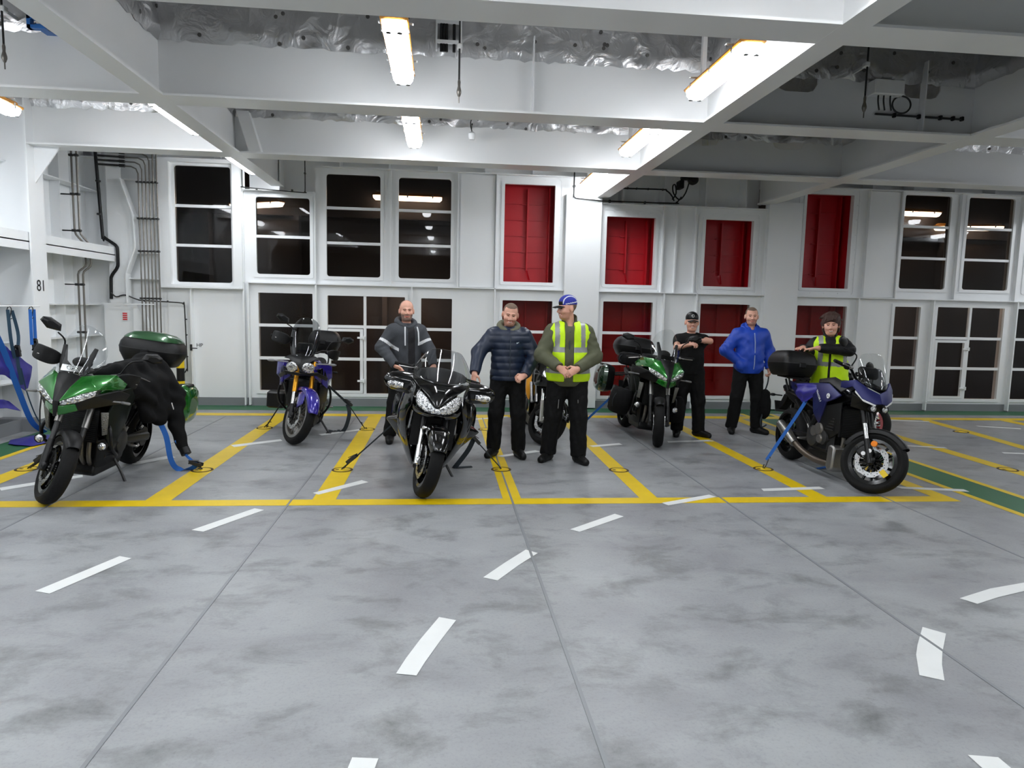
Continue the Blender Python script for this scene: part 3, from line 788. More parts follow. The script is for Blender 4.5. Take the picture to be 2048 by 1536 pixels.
def handlebar(par, M, y, z, hw=.40, guards=False, mirrors=True, mz=.26, mform='angular', bar=BLACKM, grip=RUBBER, back=.10, levers=True, sides=(-1, 1), mback=0.):
    b = MB()
    pts = [(-hw, y+back, z), (-.22, y+.04, z+.01), (-.10, y+.0, z-.05), (.10, y, z-.05), (.22, y+.04, z+.01), (hw, y+back, z)]
    b.tube(arc_pts(pts, 4), .013, 10)
    o = obj('handlebar', b, bar, par, 50, M=M)
    for sx in (-1, 1):
        b = MB(); d = Vector((sx*(hw-.22), back-.04, -.01)).normalized(); e = Vector((sx*hw, y+back, z))
        b.tube([e-d*.13, e], .018, 12); b.tube([e, e+d*.03], [.018, .016], 12); b.cbox(tuple(e-d*.16), (.05, .05, .055), bev=.01)
        obj('grip', b, grip, o, 40, M=M)
        if levers:
            b = MB(); q = e-d*.17+Vector((0, -.03, 0)); b.tube(arc_pts([q, q+d*.06+Vector((0, -.035, -.005)), q+d*.17+Vector((0, -.04, -.01))], 4), .006, 8); b.cbox(tuple(q), (.03, .05, .03), bev=.008)
            obj('lever', b, ALU, o, 40, M=M)
        if guards:
            b = MB()
            rows = []
            for zz, k in ((.075, .75), (.045, 1), (-.02, 1), (-.065, .8)):
                rows.append([(sx*(hw+.03-.02*(1-k)), y+back-.02, z+zz*.9), (sx*(hw-.01), y+back-.09, z+zz), (sx*(hw-.10), y+back-.125, z+zz), (sx*(hw-.19*k), y+back-.11, z+zz*.8)])
            b.grid(rows); obj('hand_guard', b, BLACKP, o, 60, M=M, solid=.012, sub=2)
        if mirrors and sx in sides:
            b = MB(); base = Vector((sx*.24, y+.02, z+.03)); hd = Vector((sx*(hw-.0), y-.03+mback, z+mz))
            b.tube(arc_pts([base, base+Vector((sx*.03, -.02, mz*.5)), hd-Vector((sx*.06, 0, .05))], 5), .007, 8)
            if mform == 'angular':
                rows = []
                for yy, k in ((-.035, .55), (-.015, .95), (.012, 1)):
                    rows.append([hd+Vector((sx*p[0]*k, yy, p[1]*k)) for p in ((-.075, -.035), (-.06, .02), (.03, .05), (.085, .035), (.095, .0), (.03, -.045))])
                b.grid(rows, True); b.add(rows[0], [tuple(range(6))]); b.add(rows[-1], [tuple(range(6))])
            else:
                b.ell(hd, (.09, .028, .048), 16, 10)
            obj('mirror', b, BLACKP, o, 45, M=M)
    return o
def lamp_round(par, c, r, M=None, name='fog_lamp', d=(0, -1, 0)):
    b = MB(); rot = Vector((0, -1, 0)).rotation_difference(Vector(d)).to_matrix().to_4x4()
    TM = Matrix.Translation(c) @ rot
    b.lathe([(0, .06), (r*.7, .05), (r*1.08, .0), (r*1.08, -.02), (r, -.02), (r, -.012), (0, -.012)], (0, 0, 0), 'y', 20, M=TM)
    o = obj(name, b, BLACKP, par, 40, M=M)
    b = MB(); b.lathe([(r, -.014), (r*.75, -.020), (0, -.024)], (0, 0, 0), 'y', 20, M=TM); b.lathe([(r*.5, -.026), (r*.2, -.03), (0, -.03)], (0, 0, 0), 'y', 12, M=TM)
    obj('lens', b, HEADL, o, 40, M=M)
    return o
def chassis(par, yr=.75, R=.3, wr=.18, engine=BLACKM, stand=1, silencer=True, silm=BLACKM, seat=True, tail=True, seatz=.84, headers=STEEL, rimm=BLACKG, rear=True):
    if rear:
        wheel(par, 'rear_wheel', yr, R, wr, .218, rimm=rimm, disc=.11)
        b = MB()
        for sx in (-1, 1): b.tube([(sx*.09, .18, .36), (sx*.13, .45, .34), (sx*.125, yr+.03, R)], [.035, .03, .03], 8, ry=.045, up=(0, 0, 1))
        obj('swingarm', b, BLACKM, par, 40)
        b = MB(); b.box(.10, .112, .22, yr-.05, R+.06, R+.085); b.lathe([(.04, 0), (.10, .002), (.10, .010), (.04, .012)], (.095, yr, R), 'x', 24); obj('chain_guard', b, BLACKP, par, 30)
    b = MB()
    b.cbox((0, -.14, .66), (.26, .46, .26), bev=.05); b.cbox((0, -.06, .40), (.34, .44, .30), bev=.05); b.cbox((0, -.20, .58), (.36, .24, .22), (rad(-18), 0, 0), .03); b.cbox((0, .12, .52), (.24, .30, .26), bev=.05)
    o = obj('engine', b, engine, par, 35)
    for sx in (-1, 1):
        b = MB(); b.lathe([(0, .05), (.07, .05), (.105, .035), (.115, 0), (.115, -.02)], (sx*.165, .02, .40), 'x', 24, M=Matrix.Scale(sx, 4, (1, 0, 0)))
        b.lathe([(0, .04), (.05, .04), (.075, .03), (.08, -.02)], (sx*.165, -.17, .42), 'x', 20, M=Matrix.Scale(sx, 4, (1, 0, 0)))
        for k in range(5): b.cbox((sx*.19, -.24, .52+.03*k), (.012, .2, .010))
        obj('engine_cover', b, DARKSTEEL, o, 40)
    b = MB()
    for x in (-.10, -.035, .035, .10): b.tube(arc_pts([(x, -.30, .56), (x, -.39, .48), (x*.9, -.36, .30), (x*.6, -.20, .19), (x*.3, .02, .17)], 5), .019, 9)
    obj('exhaust_header', b, headers, par, 50)
    b = MB(); b.prism([(-.34, .17), (-.30, .13), (.15, .13), (.22, .20), (.15, .26), (-.28, .30)], -.13, .13, 'x'); obj('belly_pan', b, BLACKP, par, 30, bevel=.02)
    b = MB()
    for sx in (-1, 1):
        b.tube([(sx*.06, -.42, .90), (sx*.15, -.25, .80), (sx*.16, .0, .66), (sx*.12, .20, .42)], [.03, .03, .03, .035], 8, ry=.05, up=(0, .4, 1))
        b.tube([(sx*.12, .12, .66), (sx*.12, .55, .76), (sx*.08, .95, .80)], .014, 8); b.tube([(sx*.12, .2, .45), (sx*.12, .6, .72)], .014, 8)
    obj('frame', b, BLACKM, par, 40)
    b = MB(); b.box(-.17, .17, -.43, -.40, .47, .76); o = obj('radiator', b, BLACKM, par, 0)
    b = MB(); 
    for k in range(16): b.box(-.155, .155, -.434, -.43, .485+k*.017, .488+k*.017)
    obj('fin', b, DARKSTEEL, o, 0)
    if silencer:
        b = MB(); M = Matrix.Translation((-.20, .70, .46)) @ Euler((rad(-78), 0, 0)).to_matrix().to_4x4()
        stack([(-.27, .03, .03), (-.24, .05, .06), (-.05, .055, .075), (.22, .055, .075), (.26, .035, .05)], 20, 2.6, M=M, b=b)
        b.tube(arc_pts([(-.03, .05, .18), (-.12, .25, .22), (-.18, .42, .38)], 5), .024, 10)
        obj('silencer', b, silm, par, 40)
    if seat:
        b = MB()
        rows = []
        for y, w, z, h in ((-.06, .07, seatz+.03, .05), (.05, .12, seatz-.005, .08), (.25, .16, seatz-.02, .09), (.42, .15, seatz+.02, .10), (.48, .13, seatz+.07, .10), (.72, .11, seatz+.09, .09), (.84, .07, seatz+.09, .07)):
            rows.append([(-w, y, z-h), (-w, y, z-.02), (-w*.7, y, z+.005), (0, y, z+.012), (w*.7, y, z+.005), (w, y, z-.02), (w, y, z-h)])
        b.grid(rows, True); b.add(rows[0], [tuple(range(7))]); b.add(rows[-1], [tuple(range(7))])
        obj('seat', b, SEATM, par, 60, sub=1)
    if tail:
        b = MB(); b.prism([(.40, .70), (.55, .80), (.98, .86), (1.0, .82), (.80, .70), (.5, .62)], -.10, .10, 'x'); obj('tail_cowl', b, BLACKP, par, 30, bevel=.02)
        b = MB(); b.prism([(.93, .74), (1.02, .74), (1.13, .56), (1.09, .54), (1.0, .62)], -.05, .05, 'x'); b.cbox((0, 1.11, .58), (.20, .012, .14), (rad(-25), 0, 0)); obj('plate_holder', b, BLACKP, par, 30, bevel=.008)
        b = MB(); b.cbox((0, 1.0, .80), (.14, .03, .05), bev=.012); obj('tail_lamp', b, mat('tail_lens', (150, 12, 14), .2), par, 30)
        for sx in (-1, 1):
            b = MB(); b.tube([(sx*.08, 1.0, .72), (sx*.16, 1.02, .72)], .008, 8); b.ell((sx*.19, 1.02, .72), (.04, .02, .018), 12, 8); obj('indicator', b, BLACKP, par, 40)
    for sx in (-1, 1):
        b = MB(); b.tube([(sx*.13, .14, .36), (sx*.29, .12, .35)], .012, 8); b.cbox((sx*.26, .12, .35), (.09, .03, .02), bev=.008); b.tube([(sx*.13, .14, .38), (sx*.15, .22, .50)], .012, 8); obj('foot_peg', b, ALU, par, 40)
    if stand:
        b = MB(); b.tube(arc_pts([(.12, .02, .26), (.20, .02, .14), (.285, -.03, .035)], 4), .013, 9); b.cbox((.29, -.035, .025), (.07, .05, .014), (0, rad(-8), 0), .004)
        obj('side_stand', b, DARKSTEEL, par, 40)
def tank(par, m, z=.92, y0=-.36, y1=.12, w=.17, pad=None):
    rows = []
    for y, k, h in ((y0, .5, z+.02), (y0+.10, .85, z+.09), (y0+.24, 1, z+.10), (y1-.10, .95, z+.04), (y1, .55, z-.03)):
        rows.append([(0, y, h), (w*.5*k, y, h-.012), (w*.95*k, y, h-.06), (w*1.02*k, y, h-.13), (w*.8*k, y, h-.22)])
    return patch('fuel_tank', rows, m, par, 2, .006)
def text_on(par, body, size, M, m, name='lettering'):
    vs, fs = text_mesh(body, size); b = MB(); b.M = M; b.add(vs, fs)
    return obj(name, b, m, par, 0, fixn=False)
def top_case(par, c, hx, hy, h, lid=None, m=BLACKP, e=3.4, tilt=0):
    M = Euler((rad(tilt), 0, 0)).to_matrix().to_4x4()
    lv = [(0, .72*hx, .74*hy), (.015*h/.3, .80*hx, .82*hy), (.10*h/.3, .97*hx, .97*hy), (.148*h/.3, hx, hy), (.152*h/.3, .985*hx, .985*hy)]
    b = stack(lv, 36, e, c=c, M=M); o = obj('top_case', b, m, par, 40)
    b = stack([(.150*h/.3, .97*hx, .97*hy), (.156*h/.3, .998*hx, .998*hy), (.20*h/.3, .97*hx, .97*hy), (.26*h/.3, .84*hx, .84*hy), (.292*h/.3, .68*hx, .66*hy), (.30*h/.3, .5*hx, .48*hy)], 36, e, c=c, M=M); l = obj('case_lid', b, m, o, 40)
    b = stack([(.145*h/.3, 1.004*hx, 1.004*hy), (.156*h/.3, 1.004*hx, 1.004*hy)], 36, e, c=c, M=M); obj('seam_trim', b, DARKSTEEL, o, 40)
    if lid:
        b = stack([(.245*h/.3, .895*hx, .90*hy), (.275*h/.3, .79*hx, .78*hy), (.303*h/.3, .62*hx, .60*hy), (.318*h/.3, .30*hx, .28*hy)], 36, e, c=c, M=M); obj('lid_panel', b, lid, o, 40)
    b = MB(); b.M = Matrix.Translation(c) @ M; b.cbox((0, -hy-.002, .13*h/.3), (.08, .02, .06), bev=.008); obj('latch', b, BLACKM, o, 30)
    b = MB()
    for sx in (-1, 1): b.tube([(sx*.10, c[1]-hy*.6, c[2]-.16), (sx*.11, c[1]-.1, c[2]-.01), (sx*.11, c[1]+hy*.7, c[2]-.01)], .011, 8)
    b.box(-.13, .13, c[1]-hy*.6, c[1]+hy*.6, c[2]-.022, c[2]); obj('rack', b, BLACKM, par, 40)
    return o
def pannier(par, sx, c, hy, hz, d, shell, m=BLACKP, grip=True):
    M = Euler((rad(-4), 0, 0)).to_matrix().to_4x4()
    b = stack([(-d*.5*sx, hy*.86, hz*.86), (-d*.3*sx, hy*.95, hz*.95), (0, hy, hz)], 32, 3., 'x', c, M); o = obj('pannier', b, m, par, 40)
    b = stack([(0, hy*.985, hz*.985), (d*.25*sx, hy*.95, hz*.94), (d*.42*sx, hy*.78, hz*.76), (d*.5*sx, hy*.45, hz*.42)], 32, 3., 'x', c, M); obj('pannier_shell', b, shell, o, 40)
    b = MB()
    for yy in (-.12, .12): b = MB(); b.tube([(sx*.11, c[1]+yy-.1, c[2]+.12), (c[0]-sx*d*.3, c[1]+yy, c[2]+.06)], .011, 8); obj('pannier_rail', b, BLACKM, o, 40)
    b = MB(); b.cbox((c[0]+sx*d*.2, c[1]-.02, c[2]+hz*.93), (.05, .16, .03), bev=.01); obj('handle', b, BLACKP, o, 30)
    return o
# ------------------------------------------------------------------ the motorcycles
def screen(par, rows, m, sub=2): return patch('windscreen', rows, m, par, sub, .004)
def green_bike(lb, loc, lean, heading, steer, guards, sticker=False):
    t = thing('motorcycle', lb, 'motorcycle', loc, (0, rad(lean), rad(heading)))
    M = steer_M(steer)
    chassis(t)
    wheel(t, 'front_wheel', -.75, .30, .122, .218, M)
    fork(t, M, -.75, .30, .98, ALU, BLACKM, DARKSTEEL, zs=.50)
    fender(t, M, -.75, .30, .330, .145, 20, 128, BLACKP)
    handlebar(t, M, -.36, 1.10, .41, guards, True, .27)
    SQ[0] = (-.60, .72, 1.06, 0)
    facet('front_cowl', [(.02, -.915, .875), (.052, -.80, .985), (.088, -.66, 1.075), (.17, -.56, 1.09), (.255, -.38, 1.085), (.315, -.28, 1.0), (.31, -.33, .955), (.225, -.665, .98), (.135, -.775, .94), (.16, -.66, 1.04)],
          [(0, 8, 1), (1, 8, 9), (8, 7, 9), (1, 9, 2), (2, 9, 3), (9, 7, 4, 3), (7, 6, 5, 4)], GREEN, t, thick=.014)
    facet('headlight', [(.026, -.905, .872), (.13, -.778, .936), (.22, -.67, .975), (.212, -.69, .925), (.11, -.80, .862), (.035, -.885, .842)], [(0, 5, 4, 1), (1, 4, 3, 2)], HEADL, t, thick=.02, bevel=.004)
    for sx in (-1, 1):
        for (x, y, z) in ((.075, -.845, .882), (.12, -.79, .90), (.168, -.735, .925)):
            b = MB(); b.ell(sq((sx*x, y-.012, z)), (.02, .012, .016), 12, 8); obj('projector_lens', b, CHROME, t, 40)
    facet('chin_panel', [(.012, -.91, .838), (.035, -.89, .836), (.11, -.805, .855), (.125, -.775, .80), (.05, -.85, .765), (.012, -.875, .755)], [(0, 5, 4, 1), (1, 4, 3, 2)], GREEN, t)
    facet('nose_strip', [(0, -.915, .88), (.024, -.912, .876), (.055, -.80, .985), (.09, -.66, 1.078), (0, -.65, 1.095), (0, -.80, 1.0), (0, -.915, .75), (.014, -.905, .75)], [(0, 1, 2, 5), (5, 2, 3, 4), (0, 6, 7, 1)], BLACKP, t, 'weld')
    facet('cheek_panel', [(.11, -.80, .86), (.215, -.69, .925), (.31, -.40, .955), (.345, -.27, .905), (.315, -.33, .83), (.125, -.765, .795)], [(0, 5, 4, 1), (1, 4, 3, 2)], BLACKP, t, thick=.02)
    SQ[0] = None
    facet('side_fairing', [(.30, -.36, .94), (.325, -.20, .96), (.27, .02, .84), (.23, -.02, .60), (.21, -.22, .36), (.235, -.40, .52), (.26, -.46, .74)], [(0, 6, 5, 4), (0, 4, 3, 1), (1, 3, 2)], mat('black_green_fairing', (7, 16, 9), .5, .0, spec=.2), t, thick=.02)
    facet('side_grille', [(.205, -.485, .76), (.262, -.465, .765), (.248, -.42, .56), (.215, -.445, .55)], [(0, 3, 2, 1)], GRILLE, t, thick=.015)
    facet('lower_cowl', [(.17, -.40, .48), (.225, -.36, .50), (.20, .10, .36), (.15, .16, .22), (.12, -.30, .18)], [(0, 4, 3, 2, 1)], BLACKP, t, thick=.02)
    tank(t, GREEN)
    facet('tank_cover', [(.10, -.30, 1.02), (.19, -.30, .96), (.20, .02, .90), (.14, .12, .88), (.10, .0, .99)], [(0, 1, 2, 4), (4, 2, 3)], BLACKP, t)
    screen(t, [[(0, -.665, 1.085), (.07, -.655, 1.082), (.135, -.59, 1.06)], [(0, -.60, 1.20), (.10, -.585, 1.195), (.205, -.48, 1.16)], [(0, -.53, 1.33), (.10, -.515, 1.325), (.20, -.42, 1.29)], [(0, -.47, 1.46), (.07, -.46, 1.455), (.13, -.40, 1.42)], [(0, -.455, 1.49), (.05, -.45, 1.485), (.085, -.40, 1.45)]], CLEAR)
    for sx in (-1, 1):
        b = MB(); b.tube([(sx*.075, -.60, 1.07), (sx*.10, -.56, 1.18), (sx*.125, -.50, 1.30)], [.034, .030, .018], 10, ry=.012, up=(0, -1, .5)); obj('screen_bracket', b, BLACKP, t, 45)
    b = MB(); b.ell((0, -.45, 1.16), (.085, .03, .05), 16, 10); b.cbox((0, -.50, 1.10), (.2, .16, .05), bev=.02); obj('instrument_panel', b, BLACKP, t, 40)
    b = MB(); b.cbox((0, -.612, 1.125), (.17, .004, .055), (rad(-24), 0, 0)); o = obj('screen_sticker', b, BLACKG, t, 0)
    if sticker: text_on(o, 'GPR', .052, Matrix.Translation((0, -.616, 1.13)) @ Euler((rad(66), 0, 0)).to_matrix().to_4x4(), STICK)
    for sx in (-1, 1):
        lamp_round(t, (sx*.255, -.50, .47), .036)
        b = MB(); b.tube(arc_pts([(sx*.17, -.30, .66), (sx*.27, -.42, .60), (sx*.285, -.40, .45), (sx*.24, -.18, .32), (sx*.16, .0, .28)], 5), .014, 9); obj('crash_bar', b, BLACKM, t, 50)
        b = MB(); b.tube([(sx*.26, -.45, .86), (sx*.35, -.44, .86)], .008, 8); b.cbox((sx*.385, -.45, .86), (.085, .03, .022), (0, 0, sx*rad(-12)), .008); obj('indicator', b, mat('clear_indicator', (120, 120, 120), .3), t, 40)
    b = MB(); b.tube([(-.33, -.40, .82), (-.30, -.46, .70), (-.26, -.50, .50)], .006, 6); obj('cable', b, BLACKP, t, 40)
    return t
G1 = green_bike('green sports tourer nearest the left wall with a black jacket over its seat', (-3.235, 6.735, 0), 8, 0, 40, True, True)
top_case(G1, (0, 1.02, 1.02), .315, .235, .33, GREEND, tilt=-3)
pannier(G1, 1, (.40, .95, .66), .25, .22, .20, GREEN); pannier(G1, -1, (-.40, .95, .66), .25, .22, .20, GREEN)
G2 = green_bike('green sports tourer with clear screen, black soft bags and the man in black behind it', (2.69, 9.15, 0), 8, 0, -17, False)
top_case(G2, (0, .98, 1.02), .30, .24, .30, None, tilt=-3)
pannier(G2, 1, (.42, .85, .66), .27, .21, .22, mat('dark_green_case', (14, 44, 20), .2, .3, coat=.8)); pannier(G2, -1, (-.42, .85, .66), .27, .21, .22, MAT['dark_green_case'])
def soft_bag(lb, bike, c, r, rot=(0, 0, 0), m=FABRIC, e=2.6):
    """luggage strapped to a bike: its own object, placed in the bike's frame"""
    BM = bike.matrix_basis
    t = thing('luggage_bag', lb, 'bag'); t.matrix_world = BM
    b = stack([(-r[2], .7*r[0], .7*r[1]), (-r[2]*.8, .92*r[0], .92*r[1]), (0, r[0], r[1]), (r[2]*.75, .94*r[0], .94*r[1]), (r[2], .72*r[0], .72*r[1])], 28, e, c=c, M=Euler(rot).to_matrix().to_4x4())
    obj('bag_body', b, m, t, 50)
    b = MB(); b.M = Matrix.Translation(c) @ Euler(rot).to_matrix().to_4x4()
    for s in (-.5, .5): b.tube([(r[0]*1.02*math.cos(a), r[1]*s+.0, r[2]*1.02*math.sin(a)) for a in [2*PI*k/20 for k in range(20)]], .008, 6, ry=.003, closed=True)
    obj('buckle_strap', b, DSTRAP, t, 40)
    return t
bpy.context.view_layer.update()
soft_bag('black soft bag on the crash bar of the green bike beside the vest man', G2, (-.37, -.10, .45), (.13, .24, .17), (0, rad(8), 0))
soft_bag('black soft bag low beside the front wheel in front of the man in black', G2, (.37, -.10, .45), (.13, .24, .17), (0, rad(-8), 0))
soft_bag('small black tank bag on the green bike behind its clear screen', G2, (-.02, .02, 1.02), (.14, .20, .10))
soft_bag('black roll bag on the seat before the top case of the far green bike', G2, (-.14, .48, 1.00), (.20, .14, .09))

# blue adventure bike with the tall screen
B1 = thing('motorcycle', 'violet blue adventure motorcycle with tall clear screen and gold fork tubes', 'motorcycle', (-1.77, 9.26, 0), (0, rad(4), rad(1)))
M = steer_M(36, -.76, .33)
chassis(B1, .76, .31, .16, silm=ALU)
wheel(B1, 'front_wheel', -.76, .335, .112, .255, M, 18, ALU, .155, 'wire')
fork(B1, M, -.76, .335, 1.0, GOLD, BLACKM, CHROME, zs=.46)
fender(B1, M, -.76, .335, .375, .17, 45, 160, BLUEV)
facet('fender_blade', [(.07, -.85, .68), (.085, -.70, .62), (.09, -.78, .44), (.085, -.90, .52)], [(0, 1, 2, 3)], BLUEV, B1, M=M)
handlebar(B1, M, -.36, 1.16, .44, True, True, .24, 'angular')
for sx in (-1, 1):
    b = stack([(-.03, .045, .04), (0, .078, .062), (.02, .07, .055), (.03, .04, .03)], 24, 2.5, 'y', M=Matrix.Translation((sx*.095, -.755, .935)) @ Euler((rad(18), 0, sx*rad(28))).to_matrix().to_4x4() @ Euler((0, sx*rad(-18), PI)).to_matrix().to_4x4())
    o = obj('headlight', b, HEADL, B1, 45)
    b = MB(); b.tube([(sx*.16, -.66, .98), (sx*.33, -.64, .985)], .008, 8); b.ell((sx*.36, -.645, .985), (.05, .022, .016), 12, 8); obj('indicator', b, mat('clear_indicator', (120, 120, 120), .3), B1, 40)
SQ[0] = (-.40, .80, 1.12, 0)
facet('nose_cowl', [(0, -.86, .90), (.03, -.86, .955), (.14, -.75, 1.03), (.20, -.66, 1.03), (.14, -.70, 1.07), (0, -.72, 1.10), (0, -.84, .99)], [(0, 1, 6), (1, 2, 5, 6), (2, 3, 4, 5)], BLACKP, B1, 'weld')
facet('beak', [(0, -.86, .86), (.18, -.74, .875), (.27, -.52, .80), (.25, -.50, .76), (.16, -.74, .835), (0, -.83, .83)], [(0, 5, 4, 1), (1, 4, 3, 2)], BLACKP, B1, 'weld', .02)
facet('side_panel', [(.16, -.66, .985), (.26, -.50, .98), (.30, -.30, .92), (.305, -.22, .76), (.26, -.44, .66), (.22, -.56, .72), (.20, -.60, .86)], [(0, 6, 1), (6, 5, 4, 1), (1, 4, 3, 2)], BLUEV, B1, thick=.02)
facet('front_panel', [(.12, -.655, .925), (.20, -.63, .985), (.295, -.46, .965), (.305, -.42, .80), (.22, -.54, .73), (.13, -.62, .80)], [(0, 5, 4, 1), (1, 4, 3, 2)], BLUEV, B1, thick=.02)
facet('front_intake', [(.165, -.655, .91), (.215, -.60, .93), (.225, -.575, .82), (.175, -.625, .81)], [(0, 3, 2, 1)], BLACKG, B1, thick=.02)
b = MB(); b.cbox((0, -.43, .58), (.40, .12, .36), bev=.03); obj('inner_shroud', b, BLACKP, B1, 30)
facet('radiator_shroud', [(.20, -.55, .70), (.29, -.30, .72), (.25, -.14, .46), (.18, -.40, .40)], [(0, 3, 2, 1)], BLACKP, B1, thick=.02)
facet('side_intake', [(.225, -.575, .93), (.262, -.49, .93), (.272, -.46, .80), (.235, -.55, .78)], [(0, 3, 2, 1)], BLACKG, B1, thick=.02)
SQ[0] = None
tank(B1, BLUEV, .94)
screen(B1, [[(0, -.73, 1.06), (.08, -.715, 1.06), (.14, -.66, 1.06)], [(0, -.67, 1.18), (.11, -.655, 1.18), (.17, -.58, 1.17)], [(0, -.58, 1.34), (.12, -.565, 1.34), (.185, -.50, 1.32)], [(0, -.50, 1.48), (.10, -.49, 1.475), (.155, -.43, 1.45)], [(0, -.475, 1.53), (.06, -.47, 1.525), (.10, -.43, 1.50)]], glass('tinted_screen', (.60, .61, .62), .55, .03))
b = MB(); 
for sx in (-1, 1): b.tube([(sx*.11, -.62, 1.06), (sx*.13, -.56, 1.20), (sx*.14, -.50, 1.33)], [.02, .018, .012], 8, ry=.01, up=(0, -1, .5))
obj('screen_bracket', b, BLACKG, B1, 45)
b = MB(); b.cbox((0, -.50, 1.16), (.20, .05, .12), (rad(-20), 0, 0), .02); obj('instrument_panel', b, BLACKP, B1, 40)
for sx in (-1, 1):
    b = MB(); b.tube(arc_pts([(sx*.16, -.36, .74), (sx*.30, -.34, .66), (sx*.31, -.30, .44), (sx*.17, -.05, .24)], 5), .014, 9); obj('crash_bar', b, BLACKM, B1, 50)
top_case(B1, (.02, .98, 1.02), .215, .20, .30, None, tilt=-3, e=6)
b = stack([(-.11, .10, .10), (-.09, .12, .13), (.09, .12, .13), (.11, .10, .10)], 24, 6, c=(-.47, .35, .37)); obj('tool_box', b, BLACKP, B1, 35)
b = MB(); b.tube([(-.15, .33, .37), (-.40, .35, .37)], .014, 8); obj('box_bracket', b, BLACKM, B1, 40)

# big black touring bike in the middle
BT = thing('motorcycle', 'large black faired touring motorcycle in the middle with big twin headlight', 'motorcycle', (-.165, 6.885, 0), (0, rad(9), rad(0)))
M = steer_M(13, -.76, .315)
chassis(BT, .74, .31, .17, silencer=False, seatz=.80)
wheel(BT, 'front_wheel', -.76, .315, .122, .228, M, 6)
fork(BT, M, -.76, .315, .96, BLACKM, CHROME, CHROME, zs=.44)
fender(BT, M, -.76, .315, .352, .185, 35, 150, BLACKG, drop=.06)
b = MB()
for sx in (-1, 1): b.cbox((sx*.105, -.69, .60), (.05, .06, .03), (rad(-26), 0, 0), .01)
obj('fender_bracket', b, CHROME, BT, 40, M=M)
patch('headlight', [[(0, -.86, .800), (.06, -.815, .858), (.13, -.745, .918), (.205, -.655, .962)], [(0, -.858, .782), (.06, -.838, .805), (.14, -.775, .835), (.222, -.665, .875)], [(0, -.842, .762), (.06, -.83, .757), (.13, -.785, .768), (.195, -.70, .80)]], HEADL, BT, 2, .02)
patch('nose_cowl', [[(0, -.885, .808), (.05, -.842, .862), (.12, -.765, .925), (.20, -.675, .972)], [(0, -.825, .93), (.07, -.79, .945), (.15, -.705, .985), (.24, -.60, 1.005)], [(0, -.765, .995), (.09, -.735, 1.0), (.19, -.62, 1.02), (.285, -.48, 1.03)], [(0, -.70, 1.035), (.10, -.675, 1.035), (.22, -.545, 1.04), (.30, -.38, 1.045)]], BLACKG, BT, 2, .012)
patch('lower_nose', [[(0, -.850, .768), (.07, -.84, .758), (.14, -.79, .768), (.20, -.705, .80), (.26, -.60, .84)], [(0, -.79, .73), (.07, -.785, .725), (.14, -.74, .725), (.21, -.64, .74), (.28, -.52, .76)]], BLACKG, BT, 2, .012)
for sx in (-1, 1):
    rows = [[(.205, -.675, .97), (.225, -.672, .88), (.20, -.71, .80), (.235, -.60, .70), (.215, -.56, .52), (.175, -.50, .33), (.12, -.42, .18)],
            [(.265, -.54, 1.01), (.285, -.55, .90), (.285, -.56, .80), (.285, -.50, .68), (.27, -.45, .50), (.225, -.40, .32), (.155, -.34, .165)],
            [(.31, -.36, 1.03), (.325, -.38, .92), (.32, -.38, .80), (.315, -.34, .66), (.31, -.28, .48), (.26, -.24, .32), (.18, -.20, .17)],
            [(.30, -.16, 1.0), (.315, -.18, .90), (.30, -.18, .78), (.29, -.14, .64), (.29, -.08, .48), (.26, -.02, .34), (.19, 0, .20)],
            [(.25, .06, .92), (.26, .06, .84), (.25, .08, .74), (.25, .10, .60), (.25, .12, .48), (.23, .14, .36), (.18, .16, .26)]]
    patch('side_fairing', [[(x*sx*(1+.22*max(0, 1-abs(z-.62)/.32)), y, z) for x, y, z in r] for r in rows], BLACKG, BT, 2, .012, mirror=False)
    # mirror pod with indicator
    b = stack([(.0, .12, .10), (.09, .10, .098), (.18, .08, .082), (.235, .045, .055), (.255, .015, .022)], 24, 2.4, 'x', (sx*.265, -.40, .955), Matrix.Scale(sx, 4, (1, 0, 0)))
    # lean pods slightly down and back
    o = obj('mirror_pod', b, BLACKG, BT, 50)
    b = stack([(.07, .055, .030), (.13, .050, .036), (.19, .034, .030), (.215, .012, .012)], 20, 2.2, 'x', (sx*.265, -.470, .930), Matrix.Scale(sx, 4, (1, 0, 0))); obj('indicator', b, HEADL, o, 45)
    # engine guard bulge and silencer
    facet('engine_guard', [(.29, -.36, .60), (.47, -.02, .53), (.33, .20, .60), (.31, .12, .34), (.25, -.24, .34)], [(0, 4, 1), (1, 4, 3), (1, 3, 2), (0, 1, 2)], BLACKG, BT, sx, .02, .012)
    b = stack([(-.36, .04, .04), (-.30, .06, .06), (.25, .065, .07), (.36, .05, .05)], 24, 2.6, 'y', (sx*.25, .78, .30)); obj('silencer', b, BLACKM, BT, 45)
    b = stack([(-.25, .07, .12), (-.2, .12, .18), (.15, .13, .19), (.25, .08, .13)], 24, 3, 'y', (sx*.33, .72, .56)); obj('pannier', b, BLACKG, BT, 45)
    patch('lower_panel', [[(sx*x, y, z) for x, y, z in r] for r in [[(.24, .10, .62), (.25, .40, .62), (.20, .62, .60)], [(.26, .10, .36), (.27, .38, .30), (.22, .62, .26)]]], BLACKG, BT, 2, .012, mirror=False)
patch('belly_cowl', [[(0, -.44, .16), (.13, -.42, .18), (.17, -.36, .28)], [(0, -.1, .12), (.15, -.1, .15), (.20, -.1, .26)], [(0, .2, .14), (.15, .2, .18), (.19, .18, .28)]], BLACKG, BT, 2, .012)
b = MB(); b.box(-.2, .2, -.50, -.44, .40, .74); obj('inner_shroud', b, BLACKP, BT, 0)
